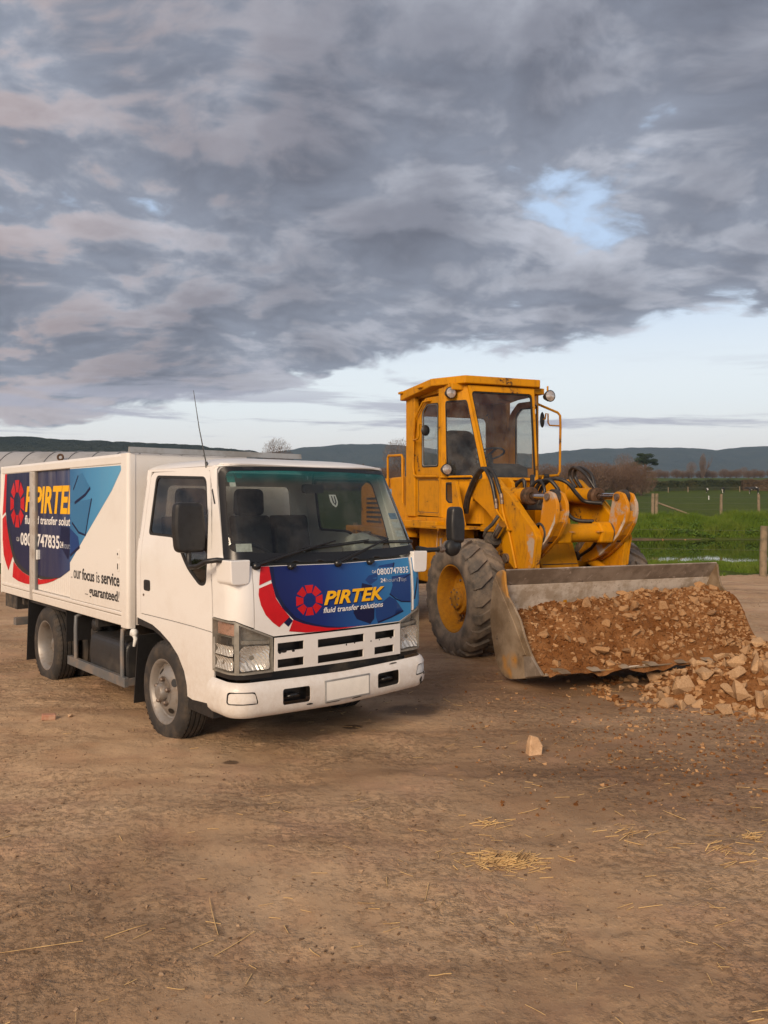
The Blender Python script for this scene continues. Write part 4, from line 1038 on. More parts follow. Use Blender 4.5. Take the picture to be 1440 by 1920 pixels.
# --- chassis, tank, guards, flaps
p = MB()
for sg in (1, -1): p.box((-3.95, sg * .36 - .03, .50), (.85, sg * .36 + .03, .64))
for x in (-3.6, -3.0, -1.9, -1.2, -.5, .4): p.box((x - .04, -.36, .52), (x + .04, .36, .60))
for x in (-3.4, -2.4, -1.4, -.8): p.box((x - .03, -.76, .655), (x + .03, .76, .737))
p.cyl((0, -.70, .36), (0, .70, .36), .05); p.cyl((-2.5, -.6, .36), (-2.5, .6, .36), .065); p.add(*blob((-2.5, 0, .36), (.16, .16, .16), 2, 0), True)
p.box((.15, -.3, .45), (.85, .3, .80)); TP(p, 'chassis', 'chassis_black')
p = MB(); p.prism(rounded([(.44, .275), (.77, .275), (.785, .44), (.77, .60), (.44, .60)], .07), 'x', -1.52, -.76); TP(p, 'fuel_tank', 'tank_black', bev=.03, seg=3)
p = MB(); p.lathe([(0, .05), (.052, .048), (.056, .0)], (-1.50, .70, .655), 'y', 18); p.tube([(-1.50, .70, .655), (-1.5, .62, .64), (-1.46, .55, .52)], .04, 10); TP(p, 'filler_cap', 'tank_black')
p = MB(); p.prism(rounded([(.40, .33), (.70, .33), (.70, .62), (.40, .62)], .05), 'x', -1.72, -1.56); TP(p, 'air_reservoir', 'chassis_black', bev=.03)
p = MB(); p.box((-1.96, .775, .262), (-.70, .812, .338)); p.tube([(-1.80, .70, .735), (-1.80, .79, .70), (-1.795, .795, .60), (-1.79, .795, .335)], .020, 8); p.tube([(-.79, .70, .735), (-.785, .79, .70), (-.78, .795, .60), (-.775, .795, .335)], .020, 8); p.box((-.715, .60, .27), (-.70, .79, .33))
TP(p, 'side_guard', 'steel_grey', bev=.003)
for sg in (1, -1):
    p = MB(); p.prism([(-.555, .17), (-.545, .17), (-.47, .70), (-.48, .70)], 'y', sg * .56, sg * .80); TP(p, 'front_mudflap', 'black_plastic')
    p = MB(); p.prism([(-3.115, .13), (-3.105, .13), (-3.04, .735), (-3.05, .735)], 'y', sg * .47, sg * .815); TP(p, 'rear_mudflap', 'black_plastic')
    p = MB(); p.box((-3.04, sg * .45, .715), (-2.02, sg * .80, .733)); p.box((-2.03, sg * .45, .45), (-2.02, sg * .80, .73)); TP(p, 'rear_mudguard', 'black_plastic')
p = MB(); p.box((-3.96, -.78, .59), (-3.55, .775, .728)); TP(p, 'tail_frame', 'chassis_black')
p = MB(); p.box((-3.58, -.70, .43), (-3.50, .805, .505)); p.box((-3.56, .3, .50), (-3.52, .4, .62)); p.box((-3.56, -.4, .50), (-3.52, -.3, .62)); TP(p, 'underrun_bar', 'steel_grey', bev=.004)
p = MB(); p.add(*blob((-.60, .78, .70), (.05, .03, .035), 2, .3, 2), True); p.tube([(-.60, .78, .70), (-.56, .78, .66), (-.59, .78, .60)], [.02, .018, .012], 8); TP(p, 'air_intake', 'paper_white')

# --- truck wheels
def tyre_profile(Rt, w, rim, grooves):
    h = w / 2; pr = [(rim, -h * .86), (rim + .012, -h * .97), (rim + (Rt - rim) * .5, -h), (Rt - .03, -h * .95), (Rt - .010, -h * .82)]
    for k in range(grooves):
        c = (-.72 + 1.44 * (k + .5) / grooves) * h; g = .0055
        pr += [(Rt, c - g * 2.2), (Rt, c - g), (Rt - .010, c - g * .8), (Rt - .010, c + g * .8), (Rt, c + g)]
    pr += [(Rt - .010, h * .82), (Rt - .03, h * .95), (rim + (Rt - rim) * .5, h), (rim + .012, h * .97), (rim, h * .86)]
    return pr
def truck_wheel(x, yc, sg, rear, dual=False):
    w = empty('wheel'); w.parent = truck; w.location = (x, -yc, .358); w.rotation_euler = (0, 0, 0)
    t = MB(); t.lathe(tyre_profile(.36, .205, .222, 4), (0, 0, 0), 'y', 64)
    for k in range(48):                                               # shoulder sipes
        a = 2 * math.pi * k / 48
        for s in (1, -1):
            m_ = Matrix.Rotation(a, 3, 'Y'); t2 = [m_ @ Vector(p) for p in [(.340, s * .098, -.008), (.340, s * .098, .008), (.3615, s * .072, .008), (.3615, s * .072, -.008), (.3615, s * .098, 0), (.340, s * .104, 0)]]
            t.add(t2[:4], [(0, 1, 2, 3)])
    TP(t, 'tyre', 'tyre_rubber', w, recalc=False, sharp=45)
    r = MB(); o = sg * 1.0
    if not rear:
        prof = [(.226, .088), (.236, .092), (.236, .098), (.226, .098), (.210, .085), (.195, .05), (.185, .045), (.165, .062), (.13, .088), (.108, .092), (.100, .092)]
        r.lathe([(a, o * b) for a, b in prof], n=48); r.lathe([(.108, o * .092), (0, o * .092)], n=48)
        r.lathe([(.062, o * .092), (.060, o * .125), (.048, o * .142), (.020, o * .148), (0, o * .148)], n=24)
    else:
        prof = [(.226, .088), (.236, .092), (.236, .098), (.226, .098), (.212, .085), (.200, .02), (.192, -.05), (.165, -.066), (.11, -.072), (0, -.072)]
        r.lathe([(a, o * b) for a, b in prof], n=48); r.lathe([(.075, -o * .07), (.072, o * .015), (.05, o * .03), (0, o * .032)], n=24)
    TP(r, 'rim', 'rim_silver', w, recalc=False, sharp=40)
    yb = o * (.09 if not rear else -.068)
    for k in range(5):
        n = MB(); a = 2 * math.pi * k / 5 + .3; n.lathe([(.017, 0), (.017, o * .026), (.012, o * .034), (0, o * .034)], (.088 * math.cos(a), yb, .088 * math.sin(a)), 'y', 6, False); TP(n, 'wheel_nut', 'nut_steel', w)
    for k in range(4):
        hl = MB(); a = 2 * math.pi * k / 4 + .55; c, s = math.cos(a), math.sin(a); ra = .150 if not rear else .14; yy = o * (.0748 if not rear else -.0655)
        vs = []
        for q in range(12):
            b = 2 * math.pi * q / 12; du, dr = .030 * math.cos(b), .019 * math.sin(b)
            rr = ra + dr; yk = yy - o * dr * (.74 if not rear else -.15); vs.append((c * rr - s * du, yk + o * .0018, s * rr + c * du))
        hl.add(vs, [tuple(range(12))]); TP(hl, 'vent_hole', 'trim_black', w, recalc=False)
    if dual:
        t = MB(); t.lathe(tyre_profile(.36, .205, .222, 4), (0, -sg * .235, 0), 'y', 48); TP(t, 'inner_tyre', 'tyre_rubber', w, recalc=False, sharp=45)
for sg in (1, -1):
    truck_wheel(0, sg * .719, sg, False); truck_wheel(-2.5, sg * .728, sg, True, True)
# ------------------------------------------------------------------ the wheel loader (x forward from the front axle, y to its right in the code)
loader = empty('wheel_loader', (1.775, 9.48, 0), .385 - math.pi / 2)
tag(loader, 'old yellow wheel loader with boxy cab and raised rusty bucket', 'wheel loader')
def LP(mb, name, mats, parent=loader, **k): return mb.build(name, mats, parent, flip=True, **k)
Y_ = 'yellow_paint'
# wheels
def loader_wheel(x, sg, spin):
    w = empty('wheel'); w.parent = loader; w.location = (x, -sg * .93, .655); w.rotation_euler = (0, spin, 0)
    RT, H = .625, .22
    t = MB(); t.lathe([(.36, -H * .75), (.385, -H * .93), (.48, -H * 1.02), (.575, -H * .98), (.61, -H * .86), (RT, -H * .6), (RT + .006, 0), (RT, H * .6), (.61, H * .86), (.575, H * .98), (.48, H * 1.02), (.385, H * .93), (.36, H * .75)], n=72)
    NL = 21; rr = random.Random(int(abs(x) * 10) + sg)
    for s in (1, -1):
        for k in range(NL):
            a0 = 2 * math.pi * (k + (.5 if s > 0 else 0)) / NL; wid = .075; ht = RT + .036 + rr.uniform(-.006, .004)
            # stations along the lug: (axial, radius of top, angle shift, half width)
            st = [(.012, ht, .16, wid * .72), (.085, ht, .085, wid * .85), (.165, ht - .008, .0, wid), (.212, ht - .05, -.02, wid), (.221, .575, -.02, wid * .92)]
            base = [(.012, RT - .02), (.085, RT - .02), (.165, RT - .03), (.19, .60), (.205, .55)]
            vs = []
            for (ax, rt, da, hw), (bx, br) in zip(st, base):
                for e in (-1, 1):
                    a = a0 + da + e * hw * (1.0); vs.append((rt * math.cos(a), s * ax, rt * math.sin(a)))
                for e in (-1, 1):
                    a = a0 + da + e * hw * 1.22; vs.append((br * math.cos(a), s * bx, br * math.sin(a)))
            fs = [(0, 1, 3, 2), (16, 18, 19, 17)]
            for i in range(4):
                b = i * 4; fs += [(b, b + 4, b + 5, b + 1), (b, b + 2, b + 6, b + 4), (b + 1, b + 5, b + 7, b + 3)]
            t.add(vs, fs)
    LP(t, 'tyre', 'loader_rubber', w, recalc=False, sharp=50, bev=0)
    o = sg; r = MB()
    r.lathe([(.350, o * .155), (.372, o * .175), (.376, o * .185), (.362, o * .188), (.352, o * .17), (.335, o * .12), (.325, o * .0), (.30, -o * .02), (.20, -o * .02)], n=56)
    LP(r, 'rim', Y_, w, recalc=False, sharp=40)
    h = MB(); h.lathe([(.225, -o * .02), (.222, o * .02), (.185, o * .03), (.180, o * .03), (.165, o * .10), (.118, o * .105), (.115, o * .14), (.10, o * .15), (0, o * .15)], n=40)
    hub = LP(h, 'hub', Y_, w, recalc=False, sharp=35)
    for k in range(12):
        a = 2 * math.pi * k / 12; b = MB(); b.lathe([(.014, 0), (.014, o * .03), (0, o * .03)], (.203 * math.cos(a), o * .012, .203 * math.sin(a)), 'y', 6, False)
        q = LP(b, 'hub_bolt', 'nut_steel', w)
    for k in range(8):
        a = 2 * math.pi * k / 8 + .2; b = MB(); b.lathe([(.010, 0), (.010, o * .018), (0, o * .018)], (.095 * math.cos(a), o * .14, .095 * math.sin(a)), 'y', 6, False)
        LP(b, 'hub_bolt', 'nut_steel', w)
for x, sp in ((0, .1), (-2.72, .23)):
    for sg in (1, -1): loader_wheel(x, sg, sp + (.07 if sg < 0 else 0))

# front frame
p = MB()
p.prism([(-.75, .48), (.36, .48), (.42, .98), (.36, 1.10), (.28, 1.28), (.1, 1.36), (-.75, 1.36)], 'y', -.22, .22); p.box((-.70, -.36, .5), (.15, .36, .95))
p.box((-.95, -.16, .55), (-.75, .16, 1.15)); LP(p, 'front_frame', Y_, bev=.012)
p = MB(); p.cyl((0, -.80, .655), (0, .80, .655), .13, n=20); p.add(*blob((0, 0, .655), (.26, .22, .24), 3, 0), True); LP(p, 'front_axle', 'chassis_black')
p = MB(); p.cyl((-2.72, -.80, .655), (-2.72, .80, .655), .12, n=20); LP(p, 'rear_axle', 'chassis_black')
for sg in (1, -1):                                                     # tower plates that carry the boom
    p = MB(); p.prism([(-.72, 1.36), (.10, 1.36), (.02, 1.93), (-.05, 1.985), (-.60, 1.985), (-.68, 1.9)], 'y', sg * .33, sg * .37); LP(p, 'tower_plate', Y_, bev=.006)
p = MB(); p.box((-.66, -.33, 1.36), (-.60, .33, 1.98)); LP(p, 'tower_back_plate', Y_)
p = MB(); p.prism([(.30, 1.00), (.52, 1.00), (.48, 1.09), (.38, 1.30), (.28, 1.30)], 'y', -.18, .30); LP(p, 'front_cover', Y_, bev=.006)
p = MB(); p.box((.512, -.16, 1.035), (.517, .28, 1.043)); LP(p, 'cover_seam', 'chassis_black')

# boom arms with scraped cheek plates
BOOM = [(-.62, 1.985), (.02, 1.975), (.17, 1.875), (.34, 1.79), (.52, 1.65), (.66, 1.54), (.83, 1.42), (.885, 1.34), (.85, 1.2), (.82, 1.03), (.96, .66), (1.14, .50), (1.16, .30), (1.02, .26), (.78, .52), (.45, 1.0), (.23, 1.13), (.09, 1.42), (-.20, 1.61), (-.62, 1.80)]
CHEEK = [(.14, 1.875), (.17, 1.878), (.345, 1.793), (.525, 1.655), (.665, 1.545), (.835, 1.424), (.889, 1.34), (.853, 1.2), (.823, 1.03), (.45, .995), (.235, 1.13), (.095, 1.42), (.12, 1.55)]
for sg in (1, -1):
    p = MB(); p.prism(rounded(BOOM, .03, 3), 'y', sg * .515, sg * .575); arm = LP(p, 'boom_arm', Y_, bev=.008)
    p = MB(); p.prism(rounded(CHEEK, .02, 3), 'y', sg * .5755, sg * .600); LP(p, 'boom_cheek', Y_, arm, bev=.004)
    p = MB(); drape(p, flat_side(sg * .6012, sg), rounded([(.68, 1.50), (.80, 1.43), (.86, 1.34), (.83, 1.18), (.80, 1.03), (.66, 1.02), (.72, 1.2), (.70, 1.36)], .05), step=.3); LP(p, 'scraped_patch', 'yellow_scraped', arm, recalc=False)
    p = MB(); p.cyl((.30, sg * .60, 1.10), (.30, sg * .63, 1.10), .055, n=18); LP(p, 'pivot_pin', 'nut_steel', arm)
    # lift cylinder
    p = MB(); p.cyl((-.50, sg * .70, .70), (.12, sg * .69, 1.27), .085, n=20); p.cyl((-.56, sg * .70, .645), (-.46, sg * .70, .735), .095, n=18); cyl = LP(p, 'lift_cylinder', Y_)
    p = MB(); p.cyl((.10, sg * .69, 1.25), (.34, sg * .68, 1.47), .045, n=14); LP(p, 'piston_rod', 'rod_chrome', cyl)
    p = MB(); p.cyl((.13, sg * .69, 1.28), (.17, sg * .69, 1.315), .095, n=18); p.tube([(.05, sg * .74, 1.33), (.12, sg * .76, 1.40), (.20, sg * .72, 1.47), (.22, sg * .66, 1.56)], .02, 8); LP(p, 'cylinder_gland', 'chassis_black', cyl)
    # tilt cylinder and bellcrank
    y = sg * .43
    p = MB(); p.cyl((-.28, y, 1.80), (.47, y, 1.775), .088, n=24); p.cyl((-.36, y, 1.80), (-.26, y, 1.80), .06); cyl = LP(p, 'tilt_cylinder', Y_)
    p = MB(); p.lathe([(.060, .45), (.096, .45), (.098, .525), (.080, .545), (.04, .545)], (0, y, 1.775), 'x', 24); LP(p, 'cylinder_gland', 'rust_dark', cyl, recalc=False, sharp=40)
    p = MB(); p.cyl((.46, y, 1.775), (.93, y, 1.768), .037, n=18); LP(p, 'piston_rod', 'rod_chrome', cyl)
    p = MB(); p.lathe([(.0, -.03), (.078, -.03), (.078, .03), (0, .03)], (.955, y, 1.765), 'y', 22, False); p.box((.86, y - .045, 1.715), (.95, y + .045, 1.82)); LP(p, 'rod_eye', 'chassis_black', cyl)
    CR = [(.865, 1.75), (.885, 1.80), (.945, 1.825), (1.04, 1.80), (1.105, 1.70), (1.112, 1.60), (1.08, 1.50), (.97, 1.355), (.83, 1.245), (.66, 1.135), (.50, 1.065), (.36, 1.035), (.24, 1.05), (.20, 1.10), (.24, 1.15), (.46, 1.215), (.64, 1.27), (.74, 1.335), (.79, 1.43), (.825, 1.56), (.855, 1.66)]
    bc = empty('bellcrank'); bc.parent = loader
    for e, w0 in ((1, .075), (-1, .075)):
        a, b = sorted((y + e * .036, y + e * w0)); p = MB(); p.prism(rounded(CR, .02, 3), 'y', a, b); LP(p, 'bellcrank_plate', 'yellow_scraped', bc, bev=.005)
    p = MB(); p.prism([(.66, 1.15), (.97, 1.365), (1.075, 1.51), (1.095, 1.62), (1.07, 1.62), (1.05, 1.53), (.95, 1.39), (.65, 1.18)], 'y', y - .035, y + .035); LP(p, 'bellcrank_web', 'yellow_scraped', bc)
    p = MB(); drape(p, flat_side(y + .0762, 1), [(.86, 1.70), (.90, 1.76), (.93, 1.62), (.93, 1.50), (.87, 1.36), (.78, 1.26), (.76, 1.34), (.80, 1.45), (.83, 1.58)], step=.3); LP(p, 'scraped_patch', 'yellow_scraped', bc, recalc=False)
    p = MB(); drape(p, flat_side(y + .0764, 1), [(.97, 1.36), (1.08, 1.50), (1.085, 1.60), (1.05, 1.52), (.95, 1.38), (.80, 1.26), (.64, 1.145), (.66, 1.14), (.83, 1.25)], step=.3); LP(p, 'scraped_edge', 'bucket_inner', bc, recalc=False)
    p = MB(); p.cyl((.955, y - .10, 1.765), (.955, y + .10, 1.765), .036, n=14); LP(p, 'top_pin', 'nut_steel', bc)
    p = MB(); p.lathe([(.09, .085), (.115, .082), (.115, -.082), (.09, -.085)], (.80, y, 1.385), 'y', 24); LP(p, 'pivot_boss', 'chassis_black', bc, recalc=False)
    p = MB(); p.cyl((.245, y - .085, 1.10), (.245, y + .10, 1.10), .052, n=16); LP(p, 'lower_pin', 'chassis_black', bc)
    p = MB(); p.cyl((.245, y, 1.10), (1.17, y, .80), .05, n=12); LP(p, 'bucket_link', Y_, bc)
p = MB(); p.cyl((.80, -.345, 1.385), (.80, .345, 1.385), .098, n=28); LP(p, 'cross_tube', Y_)
for sg in (1, -1):
    a, b = sorted((sg * .18, sg * .345)); p = MB(); p.prism([(.70, 1.28), (.90, 1.28), (.93, 1.40), (.86, 1.50), (.74, 1.50), (.69, 1.40)], 'y', a, b); LP(p, 'tube_bracket', Y_, bev=.02)
    p = MB(); p.box((.89, sg * .18 - .02, 1.395), (.93, sg * .18 + .14 * (1 if sg > 0 else 1) - .08, 1.41)); LP(p, 'bracket_rib', 'yellow_scraped')
p = MB(); p.tube([(.62, -.35, 1.30), (.50, -.36, 1.20), (.28, -.36, 1.10)], .02, 8); LP(p, 'drain_hose', 'hose_rubber')

# hoses and hard pipes
def hose(pts, r=.022, mt='hose_rubber', nm='hydraulic_hose', n=22):
    P = [Vector(q) for q in pts]; out = []
    for i in range(len(P) - 1):
        p0, p1, p2, p3 = P[max(i - 1, 0)], P[i], P[i + 1], P[min(i + 2, len(P) - 1)]
        for k in range(8):
            t = k / 8; out.append(.5 * ((2 * p1) + (p2 - p0) * t + (2 * p0 - 5 * p1 + 4 * p2 - p3) * t * t + (3 * p1 - p0 - 3 * p2 + p3) * t ** 3))
    out.append(P[-1]); q = MB(); q.tube(out, r, 8); return LP(q, nm, mt)
hose([(-.66, .58, 1.58), (-.56, .60, 1.77), (-.40, .61, 1.95), (-.24, .62, 2.06), (-.09, .62, 2.09), (.05, .62, 2.03), (.14, .62, 1.9), (.21, .61, 1.76)])
hose([(-.70, .60, 1.58), (-.58, .62, 1.78), (-.40, .63, 1.97), (-.24, .64, 2.075), (-.12, .64, 2.085), (-.03, .64, 2.02), (.04, .63, 1.90), (.105, .62, 1.68)], .024)
hose([(.21, .615, 1.77), (.225, .615, 1.70), (.24, .615, 1.62), (.30, .615, 1.50), (.37, .615, 1.38), (.52, .615, 1.01)], .015, Y_, 'hard_pipe')
hose([(.105, .62, 1.70), (.12, .62, 1.62), (.20, .62, 1.56), (.29, .625, 1.50)], .014, Y_, 'hard_pipe')
for a, b in (((.205, .614, 1.80), (.228, .614, 1.69)), ((.097, .62, 1.745), (.115, .62, 1.64))):
    p = MB(); p.cyl(a, b, .023, n=10); LP(p, 'hose_fitting', 'nut_steel')
p = MB(); p.box((.34, .600, 1.405), (.42, .635, 1.425)); LP(p, 'pipe_clamp', Y_)
for dy, dx in ((0, 0), (-.05, .03)):
    hose([(.12 + dx, -.42 + dy, 1.88), (.03 + dx, -.40 + dy, 2.0), (.08 + dx, -.38 + dy, 2.09), (.20 + dx, -.37 + dy, 2.10), (.36 + dx, -.38 + dy, 2.02), (.48, -.42, 1.86)], .02)
hose([(.02, .05, 1.70), (.10, .02, 1.88), (.25, -.02, 1.97), (.40, -.10, 1.93), (.45, -.20, 1.80), (.46, -.30, 1.72), (.60, -.42, 1.70)], .022)
hose([(.05, .12, 1.70), (.14, .10, 1.90), (.28, .06, 1.96), (.38, .0, 1.85), (.40, -.06, 1.66), (.46, -.16, 1.52), (.62, -.30, 1.50)], .022)
hose([(.02, .18, 1.68), (.10, .16, 1.88), (.20, .12, 1.95), (.30, .12, 1.84), (.26, .16, 1.68)], .018)
p = MB(); p.box((-.05, -.10, 1.62), (.10, .22, 1.78)); LP(p, 'valve_block', 'chassis_black', bev=.01)
hose([(-.30, .18, 1.82), (-.20, .16, 1.93), (-.10, .14, 1.96), (-.08, .14, 1.82)], .022); hose([(-.22, -.02, 1.78), (-.24, -.06, 1.92), (-.30, -.10, 2.02)], .028)

# ---- rear frame, hood, cab base
p = MB(); p.prism([(-4.05, .62), (-.95, .62), (-.95, 1.20), (-4.05, 1.20)], 'y', -.42, .42); p.prism([(-4.25, .55), (-3.75, .55), (-3.75, 1.35), (-4.25, 1.35)], 'y', -.85, .85); LP(p, 'rear_frame', Y_, bev=.02)
p = MB(); p.prism([(-4.18, 1.22), (-2.16, 1.22), (-2.16, 2.075), (-3.9, 2.05), (-4.18, 1.95)], 'y', -.62, .62); hood = LP(p, 'engine_hood', Y_, bev=.03)
for x0, x1, z0, z1 in ((-3.12, -2.90, 1.78, 1.90), (-3.14, -2.92, 1.52, 1.62)):
    p = MB(); p.box((x0, .6205, z0), (x1, .6225, z1)); LP(p, 'blue_marking', 'sticker_blue', hood)
p = MB()
for k in range(6): p.box((-3.9, .6205, 1.40 + k * .07), (-3.3, .628, 1.43 + k * .07))
LP(p, 'hood_louvres', 'chassis_black', hood)
p = MB(); p.tube([(-2.95, .66, 1.95), (-2.95, .66, 2.34), (-2.92, .66, 2.38), (-2.72, .66, 2.37), (-2.40, .68, 2.36), (-2.37, .68, 2.33), (-2.36, .68, 1.70)], .018, 8); p.tube([(-2.74, .50, 2.06), (-2.74, .50, 2.34)], .016, 8); LP(p, 'grab_rail', Y_)
p = MB(); p.box((-2.15, -.70, 1.40), (-.98, .70, 1.52)); LP(p, 'cab_floor', Y_, bev=.01)
p = MB(); p.box((-2.10, .60, 1.375), (-1.06, .80, 1.475)); LP(p, 'cab_step', Y_, bev=.015)
p = MB(); p.prism([(-2.0, 1.38), (-1.05, 1.38), (-1.0, 1.20), (-1.3, .82), (-1.75, .80), (-2.0, 1.0)], 'y', .28, .60); p.prism([(-2.0, 1.38), (-1.05, 1.38), (-1.0, 1.20), (-1.3, .82), (-1.75, .80), (-2.0, 1.0)], 'y', -.60, -.28); LP(p, 'side_tank', Y_, bev=.02)
p = MB(); p.prism([(-.83, 1.96), (-.73, 1.96), (-.52, 1.43), (-.79, 1.43)], 'y', .66, .70); p.box((-.94, .60, 1.405), (.02, 1.02, 1.43)); LP(p, 'front_fender', Y_, bev=.004)
p = MB(); p.box((-.94, -1.02, 1.405), (.02, -.60, 1.43)); LP(p, 'front_fender', Y_, bev=.004)
p = MB(); p.box((-.76, .7005, 1.50), (-.66, .703, 1.60)); LP(p, 'data_plate', 'steel_grey')
for sg in (1, -1):
    p = MB(); p.prism([(-3.45, 1.36), (-2.16, 1.36), (-2.05, 1.28), (-2.05, 1.24), (-3.45, 1.32)], 'y', sg * .60, sg * 1.05); LP(p, 'rear_fender', Y_, bev=.006)
p = MB(); p.tube([(-1.02, .78, 1.42), (-1.02, .80, 1.20), (-1.06, .80, 1.0)], .012, 6); LP(p, 'ladder_rod', 'yellow_scraped')

# ---- cab
cabl = empty('cab'); cabl.parent = loader
for sg in (1, -1):
    p = MB(); p.prism([(-2.14, sg * .58), (-2.14, sg * .73), (-1.86, sg * .73), (-1.86, sg * .66), (-2.06, sg * .58)], 'z', 1.52, 3.12); LP(p, 'rear_post', Y_, cabl, bev=.012)
    p = MB(); p.prism([(-1.17, sg * .64), (-1.17, sg * .71), (-1.10, sg * .70), (-1.085, sg * .66)], 'z', 1.52, 3.12); LP(p, 'door_post', Y_, cabl, bev=.006)
A0, A1 = np.array([-.865, .465, 3.10]), np.array([-.60, .352, 2.0])
def edgeB(z, sg=1):
    s = (3.10 - z) / 1.10; q = A0 + (A1 - A0) * s; return np.array([q[0], sg * q[1], z])
def edgeA(z, sg=1): return np.array([-1.105, sg * .685, z])
def Scorner(sg):
    def S(u, z): return tuple(edgeA(z, sg) * (1 - u) + edgeB(z, sg) * u)
    S.sign = -sg
    return S
def Swind(u, z):
    l, r = edgeB(z, 1), edgeB(z, -1); return tuple(l * (1 - u) + r * u)
Swind.sign = 1
def pane(S, outer, inset_poly, parent, nm):
    f = MB(); drape(f, S, outer, [inset_poly], step=.12, thick=.03); LP(f, nm + '_surround', Y_, parent, recalc=False)
    c = np.mean(np.array(inset_poly), 0); inner = [tuple(c + (np.array(q) - c) * np.array([.955, .972])) for q in inset_poly]
    s = MB(); drape(s, S, inset_poly, [inner], step=.12, off=.004, thick=.02); LP(s, nm + '_seal', 'seal_black', parent, recalc=False)
    g = MB(); drape(g, S, inner, step=.2, off=-.004); LP(g, nm + '_glass', 'loader_glass', parent, recalc=False)
pane(Swind, [(0, 1.97), (1, 1.97), (1, 3.13), (0, 3.13)], rounded([(.03, 2.0), (.97, 2.0), (.97, 3.06), (.03, 3.06)], .06), cabl, 'windscreen')
for sg in (1, -1):
    pane(Scorner(sg), [(0, 1.97), (1, 1.97), (1, 3.13), (0, 3.13)], rounded([(.10, 1.99), (.93, 1.99), (.90, 2.96), (.10, 2.96)], .06), cabl, 'corner_pane')
    f = MB(); S = Scorner(sg)
    def Slow(u, z, sg=sg): return tuple(edgeA(z, sg) * (1 - u) + np.array([-.60, sg * .352, z]) * u)
    Slow.sign = -sg
    hole = rounded([(.08, 1.74), (.14, 1.70), (.30, 1.70), (.38, 1.75), (.38, 1.955), (.08, 1.955)], .02)
    drape(f, Slow, [(0, 1.45), (1, 1.45), (1, 1.968), (0, 1.968)], [hole], step=.12, thick=.03); LP(f, 'lower_corner', Y_, cabl, recalc=False)
    c = np.mean(np.array(hole), 0); inner = [tuple(c + (np.array(q) - c) * .88) for q in hole]
    s = MB(); drape(s, Slow, hole, [inner], step=.2, off=.006, thick=.02); LP(s, 'lower_pane_seal', 'seal_black', cabl, recalc=False)
    g = MB(); drape(g, Slow, inner, step=.3); LP(g, 'lower_pane', 'loader_glass', cabl, recalc=False)
p = MB(); p.box((-.625, -.352, 1.45), (-.60, .352, 1.968)); LP(p, 'front_lower_panel', Y_, cabl)
p = MB(); p.box((-.80, -.88, 1.45), (-.76, -.36, 1.985)); p.box((-1.10, -.88, 1.95), (-.76, -.40, 1.985)); LP(p, 'far_front_cover', Y_, bev=.006)
p = MB(); p.box((-.70, .05, 1.86), (-.596, .30, 1.995)); LP(p, 'ledge_box', Y_, cabl, bev=.006)
# doors
DO = rounded([(-1.83, 1.54), (-1.12, 1.53), (-1.12, 3.03), (-1.58, 3.05), (-1.80, 2.90), (-1.83, 2.7)], [.02, .02, .02, .06, .08, .05])
DW = rounded([(-1.67, 2.16), (-1.18, 2.15), (-1.18, 2.95), (-1.52, 2.97), (-1.67, 2.88)], [.05, .05, .04, .05, .06])
for sg in (1, -1):
    S = flat_side(sg * .705, sg); d = MB(); drape(d, S, DO, [DW], step=.3, thick=.03); door = LP(d, 'door', Y_, loader, recalc=False)
    c = np.mean(np.array(DW), 0); inner = [tuple(c + (np.array(q) - c) * np.array([.93, .965])) for q in DW]
    s = MB(); drape(s, S, DW, [inner], step=.3, off=.005, thick=.02); LP(s, 'window_seal', 'seal_black', door, recalc=False)
    c2 = [tuple(c + (np.array(q) - c) * np.array([.905, .953])) for q in DW]; s = MB(); drape(s, S, inner, [c2], step=.3, off=.004, thick=.01); LP(s, 'window_bead', 'grey_alloy', door, recalc=False)
    g = MB(); drape(g, S, [q for q in inner], step=.3, off=-.004); LP(g, 'window_glass', 'loader_glass', door, recalc=False)
    e = MB(); drape(e, S, rounded([(-1.80, 1.565), (-1.15, 1.555), (-1.15, 2.005), (-1.80, 2.02)], .03), [rounded([(-1.785, 1.58), (-1.165, 1.57), (-1.165, 1.99), (-1.785, 2.005)], .03)], step=.3, off=.004, thick=.006); LP(e, 'panel_bead', Y_, door, recalc=False)
    e = MB(); drape(e, S, rounded([(-1.785, 1.58), (-1.165, 1.57), (-1.165, 1.99), (-1.785, 2.005)], .03), [rounded([(-1.777, 1.588), (-1.173, 1.578), (-1.173, 1.982), (-1.777, 1.997)], .03)], step=.3, off=.002, thick=.004); LP(e, 'panel_gap', 'chassis_black', door, recalc=False)
    t = MB(); t.tube([(-1.38, sg * .725, 3.0), (-1.56, sg * .74, 3.0), (-1.80, sg * .745, 2.82), (-1.845, sg * .745, 2.6), (-1.86, sg * .745, 2.16), (-1.83, sg * .745, 2.07), (-1.75, sg * .745, 2.045), (-1.16, sg * .735, 2.03)], .015, 8); LP(t, 'door_rail', Y_, door)
    t = MB(); t.tube([(-1.10, sg * .72, 2.02), (-.90, sg * .62, 2.02), (-.70, sg * .50, 2.02), (-.67, sg * .48, 1.99), (-.67, sg * .48, 1.72)], .014, 8); LP(t, 'corner_rail', Y_, cabl)
